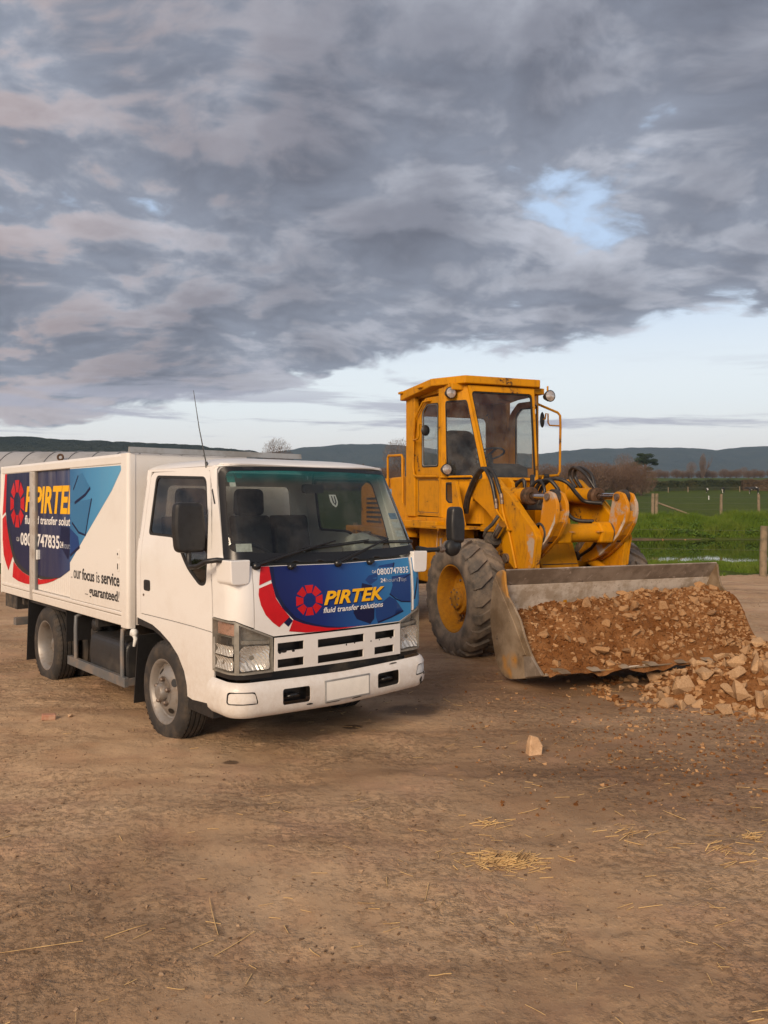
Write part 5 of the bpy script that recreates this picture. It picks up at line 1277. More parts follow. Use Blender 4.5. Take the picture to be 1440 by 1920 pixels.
# roof: chamfered front corners, thin fascia
p = MB(); pts = [(-.80, .53), (-1.22, .79), (-2.18, .80), (-2.18, -.80), (-1.22, -.79), (-.80, -.53)]
zt = lambda x: 3.25 - .05 * max(0, (-x - 1.25) / .9) ** 1.0; zb_ = lambda x: 3.155 - .075 * max(0, (-x - 1.25) / .9)
n = len(pts); vs = [(x, y, zb_(x)) for x, y in pts] + [(x, y, zt(x)) for x, y in pts]
p.add(vs, [tuple(range(n)), tuple(range(n, 2 * n))[::-1]] + [(i, (i + 1) % n, n + (i + 1) % n, n + i) for i in range(n)])
p.box((-2.10, -.66, 3.08), (-.90, .66, 3.16)); roof = LP(p, 'cab_roof', Y_, loader, bev=.012)
for x, y in ((-1.5, .80), (-2.12, .80), (-1.5, -.80), (-2.12, -.80)):
    p = MB(); p.box((x - .06, y - .02 if y > 0 else y - .03, 3.165), (x + .06, y + .03 if y > 0 else y + .02, 3.195)); LP(p, 'roof_lug', Y_, roof, bev=.008)
p = MB(); q0 = MB()
drape(p, lambda y, z: (-2.12, y, z), [(-.66, 1.52), (.66, 1.52), (.66, 3.10), (-.66, 3.10)], [rounded([(-.50, 1.95), (.50, 1.95), (.50, 2.88), (-.50, 2.88)], .08)], step=.3, thick=.03); LP(p, 'rear_wall', Y_, cabl, recalc=False)
p = MB(); drape(p, lambda y, z: (-2.10, y, z), rounded([(-.50, 1.95), (.50, 1.95), (.50, 2.88), (-.50, 2.88)], .08), step=.5); LP(p, 'rear_glass', 'loader_glass', cabl, recalc=False)
# operator's seat, wheel, console
s = empty('seat'); s.parent = loader
p = MB(); p.prism(rounded([(-.25, 2.12), (.25, 2.12), (.24, 2.60), (.16, 2.68), (-.16, 2.68), (-.24, 2.60)], .06), 'x', -1.92, -1.80); p.v = [(x - (z - 2.1) * .12, y + .05, z) for x, y, z in p.v]; LP(p, 'seat_back', 'seat_cloth', s, bev=.03)
p = MB(); p.box((-1.86, -.22, 1.98), (-1.36, .30, 2.12)); p.box((-1.75, -.1, 1.52), (-1.5, .18, 1.98)); LP(p, 'seat_cushion', 'seat_cloth', s, bev=.04)
p = MB(); p.lathe([(.19 + .014 * math.cos(a), .014 * math.sin(a)) for a in np.linspace(0, 2 * math.pi, 9)], (0, 0, 0), 'z', 28); p.box((-.19, -.014, -.012), (.19, .014, .004)); p.cyl((0, 0, 0), (0, 0, -.5), .03, n=10)
rt = Matrix.Rotation(R(-20), 3, 'Y'); p.v = [tuple(rt @ Vector(q) + Vector((-1.10, .03, 2.32))) for q in p.v]; LP(p, 'steering_wheel', 'interior_dark')
p = MB(); p.prism([(-1.05, 1.5), (-.72, 1.5), (-.76, 2.14), (-.98, 2.20), (-1.08, 2.12)], 'y', -.33, .33); LP(p, 'console', 'interior_dark', bev=.02)
# work lamps
def work_lamp(x, y, z, r, sg=1):
    w = MB(); w.lathe([(0, -.11), (r * .55, -.10), (r * .95, -.03), (r * 1.06, 0), (r * 1.06, .012), (r * .92, .014)], (x, y, z), 'x', 24); o = LP(w, 'work_lamp', 'black_plastic', recalc=False)
    w = MB(); w.lathe([(r * .95, .012), (r * .6, .022), (0, .028)], (x, y, z), 'x', 24); LP(w, 'lamp_lens', 'work_lens', o, recalc=False)
    w = MB(); w.cyl((x - .05, y, z + r * .9), (x - .05, y, z + r + .06), .012, n=8); LP(w, 'lamp_bracket', Y_, o)
work_lamp(-.93, .66, 3.045, .068); work_lamp(-.78, -.66, 3.05, .07); work_lamp(-.96, .70, 2.11, .066)
# far-side mirror rail and mirror, near-side mirror
p = MB(); p.tube([(-1.28, -.72, 3.03), (-1.30, -.82, 3.01), (-1.30, -1.13, 2.91), (-1.30, -1.165, 2.87), (-1.30, -1.17, 2.73), (-1.30, -1.16, 2.12), (-1.30, -1.13, 2.07), (-1.30, -.98, 2.06), (-1.28, -.72, 2.05)], .017, 8)
p.tube([(-1.30, -1.165, 2.735), (-1.30, -1.0, 2.735), (-1.30, -.975, 2.77), (-1.30, -.975, 2.89), (-1.30, -.94, 2.89), (-1.30, -.93, 2.82), (-1.30, -.89, 2.81)], .011, 6); ml = LP(p, 'mirror_rail', Y_)
def oval(c, ry, rz, nm, par):
    p = MB(); p.lathe([(0, -.025), (.6, -.02), (.95, -.008), (1.0, 0), (.95, .006), (0, .008)], (0, 0, 0), 'x', 24); p.v = [(c[0] + x, c[1] + y * ry, c[2] + z * rz) for x, y, z in p.v]; return LP(p, nm, 'black_plastic', par, recalc=False)
oval((-1.30, -.885, 2.805), .034, .105, 'mirror_head', ml)
p = MB(); p.tube([(-1.84, .75, 2.53), (-1.62, .80, 2.52), (-1.53, .82, 2.53), (-1.51, .82, 2.58), (-1.50, .82, 2.70), (-1.44, .82, 2.71)], .011, 6); mn = LP(p, 'mirror_rail', Y_)
oval((-1.36, .80, 2.615), .06, .07, 'mirror_head', mn)
p = MB(); p.cyl((-1.30, -.98, 2.06), (-1.30, -.90, 2.06), .026, n=10); LP(p, 'rail_clamp', 'chassis_black')

# ---- bucket
BK = [(1.375, 1.08), (1.26, 1.03), (1.18, .86), (1.15, .60), (1.20, .38), (1.29, .18), (1.44, .09), (1.63, .11), (2.07, .22)]
def smooth_poly(pts, n=5):
    P = [Vector((a, b, 0)) for a, b in pts]; out = []
    for i in range(len(P) - 1):
        p0, p1, p2, p3 = P[max(i - 1, 0)], P[i], P[i + 1], P[min(i + 2, len(P) - 1)]
        for k in range(n):
            t = k / n; q = .5 * ((2 * p1) + (p2 - p0) * t + (2 * p0 - 5 * p1 + 4 * p2 - p3) * t * t + (3 * p1 - p0 - 3 * p2 + p3) * t ** 3); out.append((q.x, q.y))
    out.append(pts[-1]); return out
bk = empty('bucket'); bk.parent = loader
prof = smooth_poly([(1.405, 1.085), (1.29, .93)], 1) + smooth_poly([(1.255, .86), (1.18, .70), (1.165, .55), (1.20, .38), (1.29, .19), (1.44, .105), (1.63, .12), (2.07, .222)], 5)
YB = 1.262
def sheet(pp, y0, y1, th, nm, mt, inner=None):
    q = MB(); ny = 10; ys_ = np.linspace(y0, y1, ny + 1); A = []; B = []
    for i, (x, z) in enumerate(pp):
        d = np.array(pp[min(i + 1, len(pp) - 1)]) - np.array(pp[max(i - 1, 0)]); d /= np.linalg.norm(d); nn = np.array([-d[1], d[0]]) * th   # to the inside
        A.append((x, z)); B.append((x + nn[0], z + nn[1]))
    vs = [(x, y, z) for x, z in A for y in ys_] + [(x, y, z) for x, z in B for y in ys_]; k = len(pp) * (ny + 1); fs = []; mi = []
    for i in range(len(pp) - 1):
        for j in range(ny):
            a = i * (ny + 1) + j; fs.append((a, a + 1, a + ny + 2, a + ny + 1)); fs.append((k + a, k + a + ny + 1, k + a + ny + 2, k + a + 1))
    for j in range(ny):
        fs.append((j, k + j, k + j + 1, j + 1)); a = (len(pp) - 1) * (ny + 1) + j; fs.append((a, a + 1, k + a + 1, k + a))
    q.add(vs, fs, False); return LP(q, nm, mt, bk, recalc=True)
sheet(prof[:2], -YB, YB, .016, 'top_plate', 'bucket_steel')
sheet([(1.29, .93)] + prof[2:], -YB, YB, .02, 'back_shell', 'bucket_inner')
SP = smooth_poly(BK, 4); FRONT = [(1.95, .30), (1.86, .385), (1.76, .52), (1.69, .65), (1.58, .76), (1.47, .845), (1.43, .95), (1.415, 1.06)]
for sg in (1, -1):
    a, b = sorted((sg * YB, sg * (YB + .022))); p = MB(); p.prism(SP + FRONT, 'y', a, b); pl_ = LP(p, 'side_plate', 'bucket_side_steel', bk, bev=.004)
    a, b = sorted((sg * (YB + .022), sg * (YB + .034))); p = MB(); p.prism([(1.22, .95), (1.26, 1.0), (1.60, .62), (1.80, .36), (1.75, .34), (1.55, .60)], 'y', a, b); LP(p, 'side_rib', 'bucket_side_steel', bk, bev=.003)
    a, b = sorted((sg * (YB + .022), sg * (YB + .040))); p = MB(); p.prism([(1.80, .16), (2.075, .228), (1.90, .36), (1.78, .34)], 'y', a, b); LP(p, 'side_cutter', 'bucket_steel', bk, bev=.004)
p = MB(); p.prism([(1.80, .155), (2.10, .225), (2.10, .24), (1.80, .185)], 'y', -YB - .02, YB + .02); LP(p, 'cutting_edge', 'bucket_side_steel', bk, bev=.004)
for k in range(8):
    y = -1.1 + k * 2.2 / 7; p = MB(); p.prism([(1.92, .20), (2.10, .243), (2.15, .243), (2.09, .262), (1.95, .262)], 'y', y - .05, y + .05); LP(p, 'tooth_adapter', 'bucket_side_steel', bk, bev=.006)
for sg in (1, -1):
    p = MB(); p.prism([(1.0, .26), (1.22, .22), (1.22, .95), (1.08, .92), (1.02, .6)], 'y', sg * .46, sg * .50); LP(p, 'bucket_bracket', Y_, bk)

# ---- the load of soil and rock in the bucket (world coordinates)
LR = Matrix.Rotation(.385 - math.pi / 2, 4, 'Z'); LT = Matrix.Translation((1.775, 9.48, 0)) @ LR
def lw(x, y, z): return LT @ Vector((x, -y, z))
EDGE = ([1.20, 1.30, 1.42, 1.55, 1.69, 1.80, 1.90, 2.03, 2.085, 2.12], [.70, .73, .74, .68, .58, .46, .36, .272, .25, .215])
def load_z(x, y):
    e = np.interp(x, *EDGE); t = (1.24 - np.asarray(y)) / 2.48                       # 0 at the near side plate, 1 at the far one
    lift = np.interp(t, [0, .1, .3, .6, .85, 1], [-.14, -.07, -.01, .05, .11, .12]) * np.interp(x, [1.2, 1.45, 1.75, 2.03, 2.1], [.3, .9, 1.15, .5, .0])
    over = np.clip(-np.asarray(y) - 1.255, 0, 1) * 2.2                                  # slumps over the far side plate
    return e + lift - over + vnoise(np.asarray(x) * 1.0, np.asarray(y), .22, 51) * .035 + vnoise(x, y, .07, 52) * .016
gx, gy = np.meshgrid(np.linspace(1.19, 2.118, 76), np.linspace(-1.34, 1.255, 174)); gz = load_z(gx, gy)
nx, ny = 76, 174; q = MB()
i = (np.arange(ny - 1)[:, None] * nx + np.arange(nx - 1)[None, :]); F_ = np.stack([i, i + 1, i + nx + 1, i + nx], -1).reshape(-1, 4)
top = [tuple(lw(*p)) for p in np.stack([gx, gy, gz], -1).reshape(-1, 3)]
q.add(top, [tuple(int(k) for k in f) for f in F_], True)
tag(q.build('soil_load', 'soil', recalc=False), 'reddish brown soil filling the loader bucket', 'soil', kind='stuff')
# ------------------------------------------------------------------ rocks
def rock_mesh(seed, flat=.75):
    r = random.Random(seed); bm = bmesh.new()
    for _ in range(11):
        v = Vector((r.gauss(0, 1), r.gauss(0, 1), r.gauss(0, 1))).normalized()
        bm.verts.new((v.x * r.uniform(.78, 1.05), v.y * r.uniform(.6, .85), v.z * r.uniform(.5, .8) * flat))
    bmesh.ops.convex_hull(bm, input=bm.verts)
    loose = [v for v in bm.verts if not v.link_faces]; bmesh.ops.delete(bm, geom=loose, context='VERTS')
    bmesh.ops.bevel(bm, geom=list(bm.edges), offset=.035, segments=1, affect='EDGES', clamp_overlap=True)
    me = bpy.data.meshes.new('rock'); bm.to_mesh(me); bm.free(); me.materials.append(MATS['rock']); return me
ROCKS = [rock_mesh(100 + i, 1.0 if i % 3 else .65) for i in range(14)]
HEAP_ROCKS = [rock_mesh(200 + i, 1.0 if i % 3 else .7) for i in range(14)]
for m_ in HEAP_ROCKS: m_.materials[0] = MATS['heap_rock']
def rock(p, s, label, group, rr, cat='rock', up=None, squash=(1, 1, 1), mesh=None):
    o = bpy.data.objects.new('rock', mesh or rr.choice(ROCKS)); COL.objects.link(o); o.location = p
    o.rotation_euler = (rr.uniform(-.9, .9), rr.uniform(-.9, .9), rr.uniform(0, 6.28)); k = rr.uniform(.85, 1.15)
    o.scale = (s * squash[0] * k, s * squash[1], s * squash[2] / k); tag(o, label, cat, group); return o
rr = random.Random(5)
def lwz(x, y, dz): return lw(x, y, float(load_z(np.array([x]), np.array([y]))[0]) + dz)
# large ones lie thickest towards the far half and along the lip
made = []
for k in range(1500):
    if len(made) >= 138: break
    y = rr.uniform(-1.2, 1.18); x = rr.uniform(1.3, 2.05); t = (1.24 - y) / 2.48
    dens = .07 + .93 * (1 / (1 + math.exp(-(t - .42) * 14)))
    if x > 1.86 and t > .2: dens = max(dens, .5)
    if rr.random() > dens: continue
    s = rr.choice([.034, .042, .05, .06, .072]) * rr.uniform(.8, 1.15)
    if any((x - a) ** 2 + (y - b) ** 2 < (.75 * (s + c)) ** 2 for a, b, c in made): continue
    if abs(y) + s > 1.24: continue
    made.append((x, y, s)); rock(lwz(x, y, s * .15), s, 'angular tan rock lying in the soil of the loader bucket', 'rocks in the bucket', rr)
for (x, y, s, lab) in [(1.90, .58, .10, 'long flat tan rock near the bucket lip'), (1.93, .30, .085, 'pale squarish rock on the bucket lip below the soil patch'), (1.62, -.02, .085, 'upright block of tan rock in the middle of the bucket load'), (1.40, .12, .075, 'pale rough rock at the top of the bucket load'), (1.36, .98, .06, 'single rounded rock at the shallow end of the bucket load')]:
    rock(lwz(x, y, s * .35), s, lab, 'rocks in the bucket', rr, squash=(1.2, .9, .8))
bits = MB()
ico = rock_mesh(900); iv = np.array([v.co[:] for v in ico.vertices]); fi = [tuple(p.vertices) for p in ico.polygons]
def hull_small(seed):
    r = random.Random(seed); bm = bmesh.new()
    for _ in range(9): bm.verts.new((r.uniform(-1, 1), r.uniform(-.9, .9), r.uniform(-.9, .9)))
    bmesh.ops.convex_hull(bm, input=bm.verts); bmesh.ops.delete(bm, geom=[v for v in bm.verts if not v.link_faces], context='VERTS')
    bm.verts.index_update(); out = (np.array([v.co[:] for v in bm.verts]), [tuple(v.index for v in f.verts) for f in bm.faces]); bm.free(); return out
SMALL = [hull_small(i) for i in range(10)]
def scatter(mb, p, s, r):
    v, f = r.choice(SMALL); a = r.uniform(0, 6.28); c, sn = math.cos(a), math.sin(a); k = (s * r.uniform(.7, 1.3), s * r.uniform(.7, 1.2), s * r.uniform(.6, 1.1))
    mb.add([(p[0] + (q[0] * c - q[1] * sn) * k[0], p[1] + (q[0] * sn + q[1] * c) * k[1], p[2] + q[2] * k[2]) for q in v], f)
cl_ = MB()
for k in range(5200):
    y = -1.23 + 2.46 * rr.random() ** 1.3; x = rr.uniform(1.22, 2.04); n_ = float(vnoise(np.array([x]), np.array([y]), .2, 91)[0])
    scatter(bits if rr.random() < .08 + .55 * (1.24 - y) / 2.48 + .3 * n_ else cl_, lwz(x, y, .0), rr.choice([.006, .009, .012, .016, .022, .028]), rr)
tag(cl_.build('soil_crumbs', 'soil', recalc=False), 'crumbs of brown soil on the bucket load', 'soil', kind='stuff')
tag(bits.build('rock_chips', 'rock', recalc=False), 'small stone chips mixed into the soil in the bucket', 'stones', kind='stuff')

# spilled heap on the ground in front of the bucket
PX, PY = 3.62, 7.25
def heap_z(x, y):
    d = np.hypot((np.asarray(x) - PX) / 1.38, (np.asarray(y) - PY) / .78)
    d = d + vnoise(x, y, .45, 61) * .12
    return np.clip(1 - d, 0, 1) ** .85 * .58 + vnoise(x, y, .12, 62) * .03 * np.clip(1.1 - d, 0, 1) - .02 * (d > 1.0)
gx, gy = np.meshgrid(np.linspace(PX - 1.75, PX + 1.75, 120), np.linspace(PY - 1.0, PY + 1.0, 70)); gz = heap_z(gx, gy)
nx, ny = 120, 70; q = MB(); i = (np.arange(ny - 1)[:, None] * nx + np.arange(nx - 1)[None, :]); F_ = np.stack([i, i + 1, i + nx + 1, i + nx], -1).reshape(-1, 4)
q.add(np.stack([gx, gy, gz - .005], -1).reshape(-1, 3).tolist(), [tuple(int(k) for k in f) for f in F_], True)
tag(q.build('spilled_soil', 'soil', recalc=False), 'brown soil spilled on the ground below the bucket', 'soil', kind='stuff')
def hz_(x, y): return max(float(heap_z(np.array([x]), np.array([y]))[0]), ground_z(x, y))
made = []; lab = 'rough tan rock in the heap spilled on the ground'
for k in range(4000):
    if len(made) >= 146: break
    a = rr.uniform(0, 6.28); d = rr.random() ** .6 * 1.12; x, y = PX + math.cos(a) * 1.38 * d, PY + math.sin(a) * .78 * d
    if x > 4.4 or y > PY + .55: continue
    s = rr.choice([.05, .06, .075, .09, .11, .135]) * rr.uniform(.8, 1.1)
    if x < 2.45: s *= .7
    if any((x - p_) ** 2 + (y - q_) ** 2 < (.56 * (s + c)) ** 2 for p_, q_, c in made): continue
    made.append((x, y, s)); rock((x, y, hz_(x, y) + s * .28), s, lab, 'rocks in the spilled heap', rr, mesh=rr.choice(HEAP_ROCKS))
for (x, y, s, lb) in [(2.93, 6.78, .135, 'biggest long tan block at the front of the spilled heap'), (3.08, 6.62, .115, 'flat layered rock at the foot of the spilled heap near the picture edge'), (2.30, 6.72, .085, 'rounded rock at the near end of the spilled heap'), (3.15, 7.02, .12, 'large square rock near the top of the spilled heap'), (2.72, 7.18, .105, 'two toned rock high on the heap under the bucket lip')]:
    rock((x, y, hz_(x, y) + s * .30), s, lb, 'rocks in the spilled heap', rr, squash=(1.2, .9, .85), mesh=rr.choice(HEAP_ROCKS))
bits = MB(); cl_ = MB()
for k in range(3600):
    a = rr.uniform(0, 6.28); d = rr.random() ** .7 * 1.12 + (rr.random() < .12) * rr.random() * .3; x, y = PX + math.cos(a) * 1.38 * d - (.25 if d > 1 else 0), PY + math.sin(a) * .78 * d
    scatter(bits if rr.random() < .5 else cl_, (x, y, hz_(x, y) + .002), rr.choice([.008, .012, .016, .022, .03, .038]), rr)
tag(bits.build('spilled_chips', 'rock', recalc=False), 'small stone chips around the spilled heap', 'stones', kind='stuff')

tag(cl_.build('spilled_crumbs', 'soil', recalc=False), 'crumbs of brown soil around the spilled heap', 'soil', kind='stuff')

# lone stone, brick end and scrap on the yard
def gpt(u, v):
    y = HC * FPX / (v - VH); return ((u - 720) / FPX * y, y)
x, y = gpt(1000, 1421); q = MB()
q.add([(-.055, -.045, 0), (.05, -.05, 0), (.058, .04, 0), (-.05, .045, 0), (-.050, -.040, .085), (.062, -.042, .075), (.060, .045, .07), (-.045, .042, .09), (-.040, -.028, .150), (.022, -.034, .135), (.030, .036, .125), (-.030, .034, .142)],
      [(0, 3, 2, 1), (0, 1, 5, 4), (1, 2, 6, 5), (2, 3, 7, 6), (3, 0, 4, 7), (4, 5, 9, 8), (5, 6, 10, 9), (6, 7, 11, 10), (7, 4, 8, 11), (8, 9, 10, 11)])
o = q.build('stone', 'pale_rock', bev=.007, seg=1); o.location = (x, y, ground_z(x, y) - .008); o.rotation_euler = (0, .05, .25); o.scale = (.84, .84, .93)
tag(o, 'single pale orange stone standing on the dirt in front of the bucket', 'stone')
x, y = gpt(91, 1362); q = MB(); q.box((-.05, -.032, 0), (.05, .032, .04)); o = q.build('brick_end', 'brick_red', bev=.006); o.location = (x, y, ground_z(x, y) - .002); o.rotation_euler = (0, .06, .4); tag(o, 'small broken brick end lying left of the front wheel', 'brick')
x, y = gpt(131, 1357); o = bpy.data.objects.new('stone', rock_mesh(778)); COL.objects.link(o); o.data.materials[0] = MATS['pale_rock']; o.location = (x, y, ground_z(x, y) + .012); o.scale = (.035, .03, .025); tag(o, 'small pale stone beside the broken brick', 'stone')
x, y = gpt(945, 1413); o = bpy.data.objects.new('clod', rock_mesh(779)); COL.objects.link(o); o.data.materials[0] = MATS['pebble']; o.location = (x, y, ground_z(x, y) + .01); o.scale = (.022, .02, .028); tag(o, 'dark little clod left of the pale standing stone', 'clod')

gv = MB(); gs = MB()
for k in range(1500):
    x = rr.gauss(2.1, .75); y = rr.gauss(5.7, .75)
    if y < 4.3 or x < .4: continue
    scatter(gv if rr.random() < .35 else gs, (x, y, ground_z(x, y) + .002), rr.choice([.004, .006, .008, .011, .016]), rr)
tag(gv.build('gravel', 'rock', recalc=False), 'thin scatter of tan gravel in front of the bucket', 'gravel', kind='stuff')
tag(gs.build('soil_litter', 'soil', recalc=False), 'brown soil crumbs trodden into the yard in front of the bucket', 'soil', kind='stuff')
# loose pebbles, clods and straw over the yard
pb = MB(); cl = MB()
for k in range(14000):
    y = 2.4 + rr.random() ** 1.6 * 13; x = rr.uniform(-.62, .66) * y + rr.uniform(-.3, .3)
    n = float(vnoise(np.array([x]), np.array([y]), .8, 71)[0])
    if rr.random() > .35 + .6 * n: continue
    s = rr.choice([.003, .004, .005, .007, .010]) * (1.3 if x > .8 and y > 4 else 1)
    scatter(pb if rr.random() < .5 else cl, (x, y, ground_z(x, y) + s * .2), s, rr)
mat('clod', (.175, .108, .062), .97, var=.3, vscale=3)
tag(pb.build('pebbles', 'pebble', recalc=False), 'loose pebbles scattered over the dirt yard', 'pebbles', kind='stuff')
tag(cl.build('dirt_clods', 'clod', recalc=False), 'loose clods of dirt scattered over the yard', 'clods', kind='stuff')
def stalk(mb, x, y, ln, a, lift, r=.0016, bend=.2):
    pts = []; d = a
    for i in range(4):
        t = i / 3 - .5; xx, yy = x + math.cos(d) * ln * t, y + math.sin(d) * ln * t + bend * ln * (t * t); pts.append((xx, yy, ground_z(xx, yy) + .003 + lift * (t + .5)))
    mb.tube(pts, r, 4, False)
def clump(u, v, rx, ry, n, lab, seed, lmax=.10):
    r = random.Random(seed); q = MB(); cx, cy = gpt(u, v)
    for k in range(n):
        a = r.uniform(0, 6.28); d = abs(r.gauss(0, .5)); stalk(q, cx + math.cos(a) * rx * d, cy + math.sin(a) * ry * d, r.uniform(.03, lmax), r.gauss(.1, .6), r.uniform(0, .03) * max(0, 1 - d), r.uniform(.0012, .0030), r.gauss(0, .05))
    tag(q.build('straw_clump', 'straw', recalc=False), lab, 'straw', kind='stuff')
clump(950, 1625, .22, .13, 240, 'thick clump of golden straw on the dirt in the foreground', 1)
clump(915, 1555, .16, .12, 16, 'few straw stalks behind the thick straw clump', 2)
clump(1185, 1580, .22, .2, 20, 'thin scatter of straw right of the thick clump', 3)
clump(1350, 1610, .25, .22, 28, 'loose straw patch near the picture edge', 4)
clump(1410, 1585, .2, .15, 22, 'straw wisps behind the loose straw patch', 5)
st = MB(); r = random.Random(11)
for k in range(420):
    y = 2.5 + r.random() ** 1.5 * 7; x = r.gauss(.9, 1.6) + (y - 4) * .15
    stalk(st, x, y, r.uniform(.02, .09), r.uniform(0, 6.28), r.uniform(0, .006), r.uniform(.0009, .0021), r.gauss(0, .06))
for (u, v, L, a) in [(400, 1740, .28, 1.9), (440, 1790, .2, .9), (75, 1800, .3, .25), (590, 1805, .06, 2.4), (235, 1770, .16, .5), (800, 1690, .12, 1.4), (1360, 1750, .1, .3), (1220, 1720, .1, .0), (990, 1530, .12, .3), (1140, 1490, .14, .4), (1265, 1545, .14, 2.2)]:
    x, y = gpt(u, v); stalk(st, x, y, L, a, .008, .0018, .08)
tag(st.build('loose_straw', 'straw', recalc=False), 'single straw stalks strewn over the dirt yard', 'straw', kind='stuff')
# ------------------------------------------------------------------ fences
def gz1(x, y): return float(terrain(np.array([x]), np.array([y]), False)[0])
def post(parent, x, y, h, r, lean=0.0, nm='post', top_cut=0):
    z = gz1(x, y); q = MB(); q.tube([(x, y, z - .2), (x, y, z + h * .5), (x + lean, y, z + h)], [r, r * .98, r * .93], 10); return q.build(nm, 'fence_wood', parent)
def wire(parent, pts, r=.0022):
    q = MB(); q.tube(pts, r, 4, False); return q.build('wire', 'fence_wire', parent)
fen = empty('pond_fence', (8.73, 19.05, 0)); 
def child(o, e): o.parent = e; o.matrix_parent_inverse = Matrix.Translation(-Vector(e.location)); return o
tag(fen, 'near fence of round mossy posts and wires in front of the pond', 'fence')
px_ = [(8.73, 19.05), (13.0, 19.6), (17.5, 20.3), (22.5, 21.2), (5.2, 19.9), (2.2, 21.2), (-.8, 22.6)]
for i, (x, y) in enumerate(px_): child(post(None, x, y, 1.16 if i == 0 else 1.1, .085 if i == 0 else .07, .02), fen)
order = [6, 5, 4, 0, 1, 2, 3]
for hgt in (.35, .60, .85, 1.05): child(wire(None, [(px_[k][0], px_[k][1] - .08, gz1(*px_[k]) + hgt) for k in order]), fen)
fen = empty('paddock_fence', (15.6, 48, 0)); tag(fen, 'wooden post and wire fence along the far bank of the pond', 'fence')
fp_ = [((u - 720) / FPX * 48, 48.0 + (0 if u < 1200 else .3)) for u in (1227, 1234, 1356, 1427, 1500, 1580, 1150, 1080, 1010, 940)]
for i, (x, y) in enumerate(fp_): child(post(None, x, y, 1.30 if i < 4 else 1.2, .10 if i < 2 else .085, rr.uniform(-.03, .03)), fen)
s_ = sorted(fp_)
for hgt in (.4, .75, 1.1): child(wire(None, [(x, y - .1, gz1(x, y) + hgt) for x, y in s_], .004), fen)
q = MB(); a = fp_[1]; q.tube([(a[0] + .1, a[1], gz1(*a) + .75), (a[0] + 2.0, a[1] - .1, gz1(*a) + .05)], .05, 8); child(q.build('stay', 'fence_wood'), fen)
fen = empty('race_fence', (40, 156, 0)); tag(fen, 'low fence of thin posts beside the farm track under the hedge', 'fence')
for u in (1215, 1253, 1290, 1387, 1180, 1150, 1120):
    y = 157; x = (u - 720) / FPX * y; child(post(None, x, y, 1.0, .09), fen)
child(wire(None, [((u - 720) / FPX * 157, 157, gz1((u - 720) / FPX * 157, 157) + .8) for u in (1100, 1215, 1253, 1290, 1387, 1480)], .02), fen)
y = 100; x = (1329 - 720) / FPX * y; q = MB(); z = gz1(x, y); q.tube([(x, y, z - .1), (x, y, z + .42)], [.06, .05], 8); q.tube([(x, y, z + .42), (x, y, z + .5)], [.055, .02], 8); o = q.build('marker_peg', 'paper_white'); tag(o, 'short white peg standing in the green paddock', 'peg')

# ------------------------------------------------------------------ cows
def cow(x, y, head, lab, s=1.0, calf=False):
    z = gz1(x, y); root = empty('cow', (x, y, z), head); root.scale = (s, s, s); tag(root, lab, 'cow', 'cows on the farm track')
    me = bpy.data.meshes.new('body'); bm = bmesh.new(); sk = bm.verts.layers.skin.verify()
    def V(p, r): v = bm.verts.new(p); v[sk].radius = (r, r); return v
    hip = V((-.75, 0, 1.12), .27); mid = V((-.1, 0, 1.02), .33); chest = V((.55, 0, 1.05), .29); neck = V((.95, 0, 1.12), .16); hd = V((1.25, 0, 1.10), .13); nose = V((1.52, 0, .95), .09)
    hip[sk].use_root = True
    ch = [(hip, mid), (mid, chest), (chest, neck), (neck, hd), (hd, nose)]
    for s_ in (1, -1):
        k1 = V((-.78, s_ * .2, .78), .15); k2 = V((-.88, s_ * .2, .45), .07); k3 = V((-.82, s_ * .2, .04), .06); ch += [(hip, k1), (k1, k2), (k2, k3)]
        f1 = V((.55, s_ * .17, .72), .12); f2 = V((.56, s_ * .17, .40), .065); f3 = V((.58, s_ * .17, .04), .055); ch += [(chest, f1), (f1, f2), (f2, f3)]
        e = V((1.18, s_ * .2, 1.18), .04); ch.append((hd, e))
    t1 = V((-1.02, 0, 1.15), .03); t2 = V((-1.06, 0, .65), .03); ch += [(hip, t1), (t1, t2)]
    for a, b in ch: bm.edges.new((a, b))
    bm.to_mesh(me); bm.free(); me.materials.append(MATS['cow_black']); o = bpy.data.objects.new('body', me); COL.objects.link(o); o.parent = root
    o.modifiers.new('skin', 'SKIN'); o.modifiers.new('sub', 'SUBSURF').levels = 1; o.modifiers['sub'].render_levels = 2
    return root
m = MATS['cow_black']; t = m.node_tree; b_ = [n for n in t.nodes if n.type == 'BSDF_PRINCIPLED'][0]
pp = objco(t); t.links.new(mixc(t, maprange(t, nz(t, pp, 1.3, 1, .4), .52, .54), (.014, .013, .013), (.62, .60, .56)), b_.inputs['Base Color'])
cow((1412 - 720) / FPX * 150, 150, math.pi - .15, 'black and white cow standing side on at the picture edge', 1.0)
cow((1356 - 720) / FPX * 151, 151, -1.9, 'small dark cow seen end on in the middle of the track', .85)
cow((1326 - 720) / FPX * 153, 153, 1.2, 'mostly hidden pale cow farthest along the track', .7)

